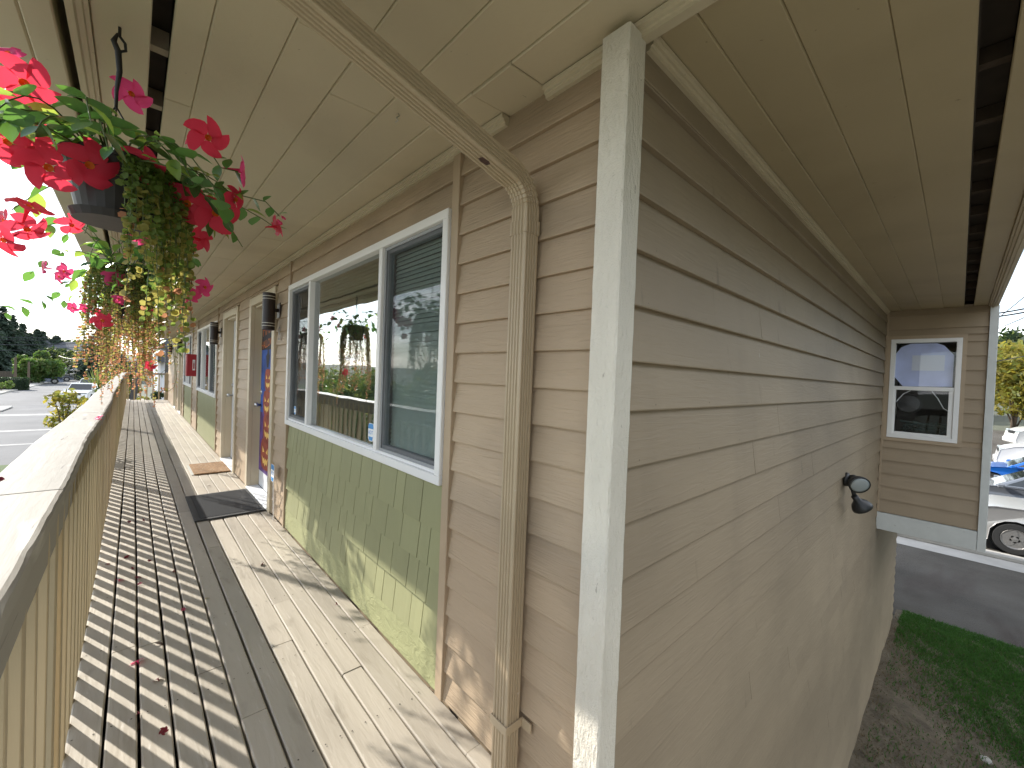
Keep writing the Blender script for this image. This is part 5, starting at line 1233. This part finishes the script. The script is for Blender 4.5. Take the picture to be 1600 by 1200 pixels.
            well = MB().lathe([(.01, s * (wv - .24)), (ar * .99, s * (wv - .24)), (ar * .99, s * (wv - .06))], 20, o, 'y', cap=False); build(well, 'wheel_well', M_BLACK, body, local=True)
    xf = low[-2][0]; zf = low[-2][1]
    for s in (-1, 1):
        build(MB().box(xf - .16, xf + .03, s * (hw - .5) if s > 0 else -(hw - .12), (hw - .12) if s > 0 else s * (hw - .5) , zf - .1, zf + .06, .03), 'headlight', M_LAMPGL, body, local=True)
        build(MB().box(low[0][0] - .03, low[0][0] + .08, s * (hw - .32) if s > 0 else -(hw - .1), (hw - .1) if s > 0 else s * (hw - .32), .72, .9, .02), 'tail_light', M_RED, body, local=True)
        build(MB().box(gh[3][0] - .25, gh[3][0] - .1, s * (hw + .02) if s > 0 else s * (hw + .18), s * (hw + .18) if s > 0 else s * (hw + .02), gh[3][1] + .0, gh[3][1] + .13, .03), 'mirror', pm, body, local=True)
        for xq in ((-.2, .85) if kind != 'van' else (.75,)):
            pass
    build(MB().box(low[-1][0] - .12, low[-1][0] + .05, -hw + .12, hw - .12, .3, .56, .04), 'front_bumper', pm if kind != 'pickup' else M_METAL, body, local=True)
    build(MB().box(low[0][0] - .05, low[0][0] + .1, -hw + .12, hw - .12, .34, .58, .04), 'rear_bumper', pm, body, local=True)
    build(MB().box(xf + .005, xf + .045, -.45, .45, zf - .16, zf + .02, .01), 'grille', M_BLACK, body, local=True)
    return root
SILV = paint('silver_paint', (.42, .41, .4), .5); GREY = paint('grey_paint', (.2, .215, .24), .5); BLUE = paint('blue_paint', (.012, .13, .5), .3); WHT = paint('white_car_paint', (.7, .7, .7)); NAVY = paint('navy_paint', (.025, .04, .085), .3); BLKP = paint('black_car_paint', (.02, .022, .028), .3)
# right: a row of parked cars, noses towards the building line (+y)
car((17.3, -2.5, G + .03), PI / 2, 'suv', SILV, 'silver sport utility vehicle nearest in the row at right, front wheel showing', 'cars parked in the right hand car park')
car((20.9, -1.85, G + lot(20.9)), PI / 2, 'sedan', GREY, 'grey sedan between the silver vehicle and the blue car', 'cars parked in the right hand car park')
car((24.6, -2.3, G + lot(24.6)), PI / 2, 'sedan', BLUE, 'bright blue car third in the row at right', 'cars parked in the right hand car park')
car((29.0, -3.9, G + lot(29)), PI / 2, 'van', WHT, 'white van standing behind the blue car', 'cars parked in the right hand car park', 'van')
car((36.5, -4.6, G + lot(36.5)), PI / 2 + .2, 'van', paint('cream_white_paint', (.62, .61, .58)), 'white van at the far end of the right hand row, below the yellow tree', 'cars parked in the right hand car park', 'van')
# left: street
car((place(132, 58), 58, G + .01), -1.75, 'pickup', WHT, 'white pickup parked at the near kerb, nearest vehicle in the street', 'vehicles along the street', 'pickup')
car((place(141, 74), 74, G + .01), -1.65, 'suv', WHT, 'white sport utility vehicle parked behind the white pickup', 'vehicles along the street')
car((place(66, 101), 101, G + .05), .05, 'suv', NAVY, 'dark blue vehicle parked across the verge in front of the white fence', 'vehicles along the street')
car((place(86, 112), 112, G + .05), .15, 'suv', BLKP, 'black vehicle parked right of the dark blue one', 'vehicles along the street')
car((place(80, 118), 118, terr(place(80, 118), 118)), .1, 'sedan', NAVY, 'navy sedan half hidden behind the black vehicle', 'vehicles along the street')
car((place(92, 130), 130, terr(place(92, 130), 130)), 1.2, 'sedan', GREY, 'grey car farther up the street on the left kerb', 'vehicles along the street')
car((place(117, 138), 138, terr(place(117, 138), 138)), .3, 'sedan', WHT, 'distant white car at the end of the street, left of two', 'vehicles along the street')
car((place(127, 140), 140, terr(place(127, 140), 140)), .3, 'sedan', SILV, 'distant silver car at the end of the street, right of two', 'vehicles along the street')

# ================================================================== HOUSES, FENCES, POLES, WIRES
def house(x, y, wx, dy, h, rh, wall, roof, label, rz=0, gz=None, win=3):
    z0 = terr(x, y) if gz is None else gz; t = thing('house', (x, y, z0 - .3), label, 'house', rz=rz)
    build(MB().box(-wx / 2, wx / 2, -dy / 2, dy / 2, 0, h + .3), 'wall', wall, t, local=True)
    mb = MB(); e = .4
    mb.sweep(None, [[(-wx / 2 - e, -dy / 2 - e, h + .2), (-wx / 2 - e, dy / 2 + e, h + .2), (-wx / 2 - e, 0, h + rh + .3)], [(wx / 2 + e, -dy / 2 - e, h + .2), (wx / 2 + e, dy / 2 + e, h + .2), (wx / 2 + e, 0, h + rh + .3)]])
    build(mb, 'roof', roof, t, local=True)
    for k in range(win):
        xx = -wx / 2 + wx * (k + .5) / win; f = build(MB().box(xx - .6, xx + .6, -dy / 2 - .05, -dy / 2 + .02, 1.2, 2.4), 'window', M_WHITE, t, local=True); build(MB().box(xx - .52, xx + .52, -dy / 2 - .07, -dy / 2 - .052, 1.28, 2.32), 'pane', M_CARGLASS, f, local=True)
    build(MB().box(wx * .05 - .45, wx * .05 + .45, -dy / 2 - .04, -dy / 2 + .02, .3, 2.35), 'door', M_RED, t, local=True)
    return t
M_GREYW = mk('grey_house_wall', (.3, .33, .36), .7); M_ROOFD = mk('dark_shingle_roof', (.07, .075, .085), .8, mott=(3, .2)); M_REDBR = mk('red_brown_wall', (.2, .09, .07), .8)
house(place(121, 168), 168, 12, 8, 3.2, 2.0, M_GREYW, M_ROOFD, 'grey house on the hill at the end of the street')
house(place(134, 172), 172, 11, 8, 2.8, 1.8, M_REDBR, M_ROOFD, 'low red brown house on the hill, right of the grey one')
house(place(78, 178), 178, 12, 8, 3.0, 2.0, M_GREYW, M_ROOFD, 'dim grey house half hidden by trees on the left of the hill')
# neighbouring white and blue house past the balcony end
NH = thing('neighbour_house', (4.2, 33, G), 'white and blue house seen beyond the far end of balcony', 'house')
M_NW = mk('white_siding', (.62, .65, .68), .6); M_NB = mk('blue_siding', (.12, .22, .4), .6)
bx('wall', M_NW, NH, 1.05, 8, 31, 38, G, 2.6); 
build(MB().prism([(.6, 2.5), (8.4, 2.5), (4.5, 4.4)], 0, 'xz', (30.6, 38.4)), 'roof', M_ROOFD, NH)
build(MB().prism([(1.0, 1.55), (2.1, 1.55), (1.0, 2.15)], 0, 'xz', (30.4, 30.99)), 'porch_roof', M_ROOFD, NH)
bx('porch_fascia', M_ROOFD, NH, 1.0, 2.1, 30.35, 30.99, 1.48, 1.545)
bx('blue_panel', M_NB, NH, 1.5, 2.2, 30.9, 30.99, G, .75); bx('corner_trim', M_WHITE, NH, 1.04, 1.16, 30.93, 30.99, G, 2.5)
f = bx('window', M_WHITE, NH, 1.55, 2.1, 30.93, 30.985, .9, 1.35); bx('pane', M_CARGLASS, f, 1.6, 2.05, 30.915, 30.929, .95, 1.3)
# dark stair frame: slanted post, beam and upright at the balcony end
SF = thing('stair_frame', (.7, 23.5, G), 'dark timber frame with a slanted post and top beam past the end railing', 'frame')
M_DKB = mk('dark_frame_paint', (.055, .06, .068), .6)
p0, p1 = on(223, 540, 1, 23.5), on(204, 640, 1, 23.5); d = (p1 - p0); p1 = p0 + d * ((G - p0.z) / d.z)
mb = MB().sweep(None, [[(p.x - .11, 23.42, p.z), (p.x + .11, 23.42, p.z), (p.x + .11, 23.58, p.z), (p.x - .11, 23.58, p.z)] for p in (p0, p1)]); build(mb, 'slanted_post', M_DKB, SF)
pa, pb = on(219, 537, 1, 23.4), on(262, 545, 1, 23.4)
bx('top_beam', M_DKB, SF, pa.x, pb.x + .25, 23.36, 23.6, pb.z - .04, pb.z + .12)
bx('upright', M_DKB, SF, 1.02, 1.14, 23.38, 23.58, G, pb.z - .041)
# timber fence and white picket panel along the verge
TF = thing('board_fence', (place(20, 106), 106, G), 'long dark board fence below the conifers at left', 'fence'); xa, xb = place(-40, 106), place(34, 106)
for x in np.arange(xa, xb, .3): board('fence_board', M_DARKWOOD, TF, x, x + .28, 106, 106.03, G + .05, G + 1.75)
WF = thing('white_fence', (place(43, 104), 104, G), 'short white board fence beside the dark blue vehicle', 'fence')
M_WF = mk('white_fence_paint', (.5, .48, .44), .7)
for x in np.arange(place(34, 104), place(52, 104), .3): board('fence_board', M_WF, WF, x, x + .27, 104, 104.03, G + .05, G + 1.5)
def pole(px, y, top_py, label, cross=True, r=.13):
    x = place(px, y); z0 = terr(x, y); zt = on(px, top_py, 1, y).z; t = thing('utility_pole', (x, y, z0), label, 'pole'); 
    build(MB().tube([(x, y, z0), (x, y, zt)], [r, r * .7], 8), 'shaft', M_BARK, t)
    if cross: bx('cross_arm', M_BARK, t, x - 1.0, x + 1.0, y - .06, y + .06, zt - .5, zt - .38)
    return Vector((x, y, zt))
pole(24, 90, 558, 'short bare timber pole in front of the conifers, left one', False, .16); pole(45, 95, 565, 'short bare timber pole beside the round green tree', False, .16)
q1 = pole(91, 120, 556, 'dark street lamp post by the parked black vehicle', False, .07); q2 = pole(108, 128, 560, 'utility pole at the end of the street', True); q3 = pole(165, 95, 550, 'utility pole right of the spiky plant', True)
# white round road sign seen from behind
sx = place(62, 108); RS = thing('road_sign', (sx, 108, terr(sx, 108)), 'white round road sign above the dark blue vehicle', 'sign')
build(MB().tube([(sx, 108, G), (sx, 108, G + 2.4)], .04, 6), 'post', M_METAL, RS); build(MB().lathe([(.42, 107.94), (.42, 107.9)], 16, (sx, 0, G + 2.6), 'y'), 'sign_plate', M_WHITE, RS)
def wire(a, b, sag, label, r=.02):
    a, b = Vector(a), Vector(b); pts = []
    for i in range(17): u = i / 16; p = a.lerp(b, u); p.z -= sag * 4 * u * (1 - u); pts.append(p)
    build(MB().tube(pts, r, 4), 'overhead_wire', M_BLACK, label=label, cat='wire', group='overhead power lines')
for k, (ya, yb, lb) in enumerate(((548, 534, 'lowest pale wire sagging over the street from the left edge'), (538, 531, 'thick dark wire over the street, crossing the conifers'), (530, 526, 'thin wire over the street second from the top'), (526, 522, 'thin topmost wire over the street'))):
    wire(on(-30, ya, 1, 60), on(230, yb - 4, 1, 70), .35, lb, .03 if k == 1 else .022)
wire(on(92, 556, 1, 120), on(165, 552, 1, 95), .8, 'sagging wire between the street lamp and the right hand pole', .025)
for k, (a, b, lb) in enumerate((((1555, 487), (1640, 474), 'upper pair of thick wires in the right hand sky, top one'), ((1555, 492), (1640, 480), 'upper pair of thick wires in the right hand sky, lower one'), ((1555, 512), (1640, 478), 'slanting wire under the thick pair at right'), ((1555, 498), (1640, 430), 'steep wire climbing to the right picture edge'), ((1550, 562), (1640, 548), 'low wire just above the yellow tree at right'))):
    wire(on(a[0] - 60, a[1] + (a[1] - b[1]) * .7, 0, 32), on(b[0], b[1], 0, 30), .1, lb, .035 if k < 2 else .02)
bpy.context.view_layer.update()
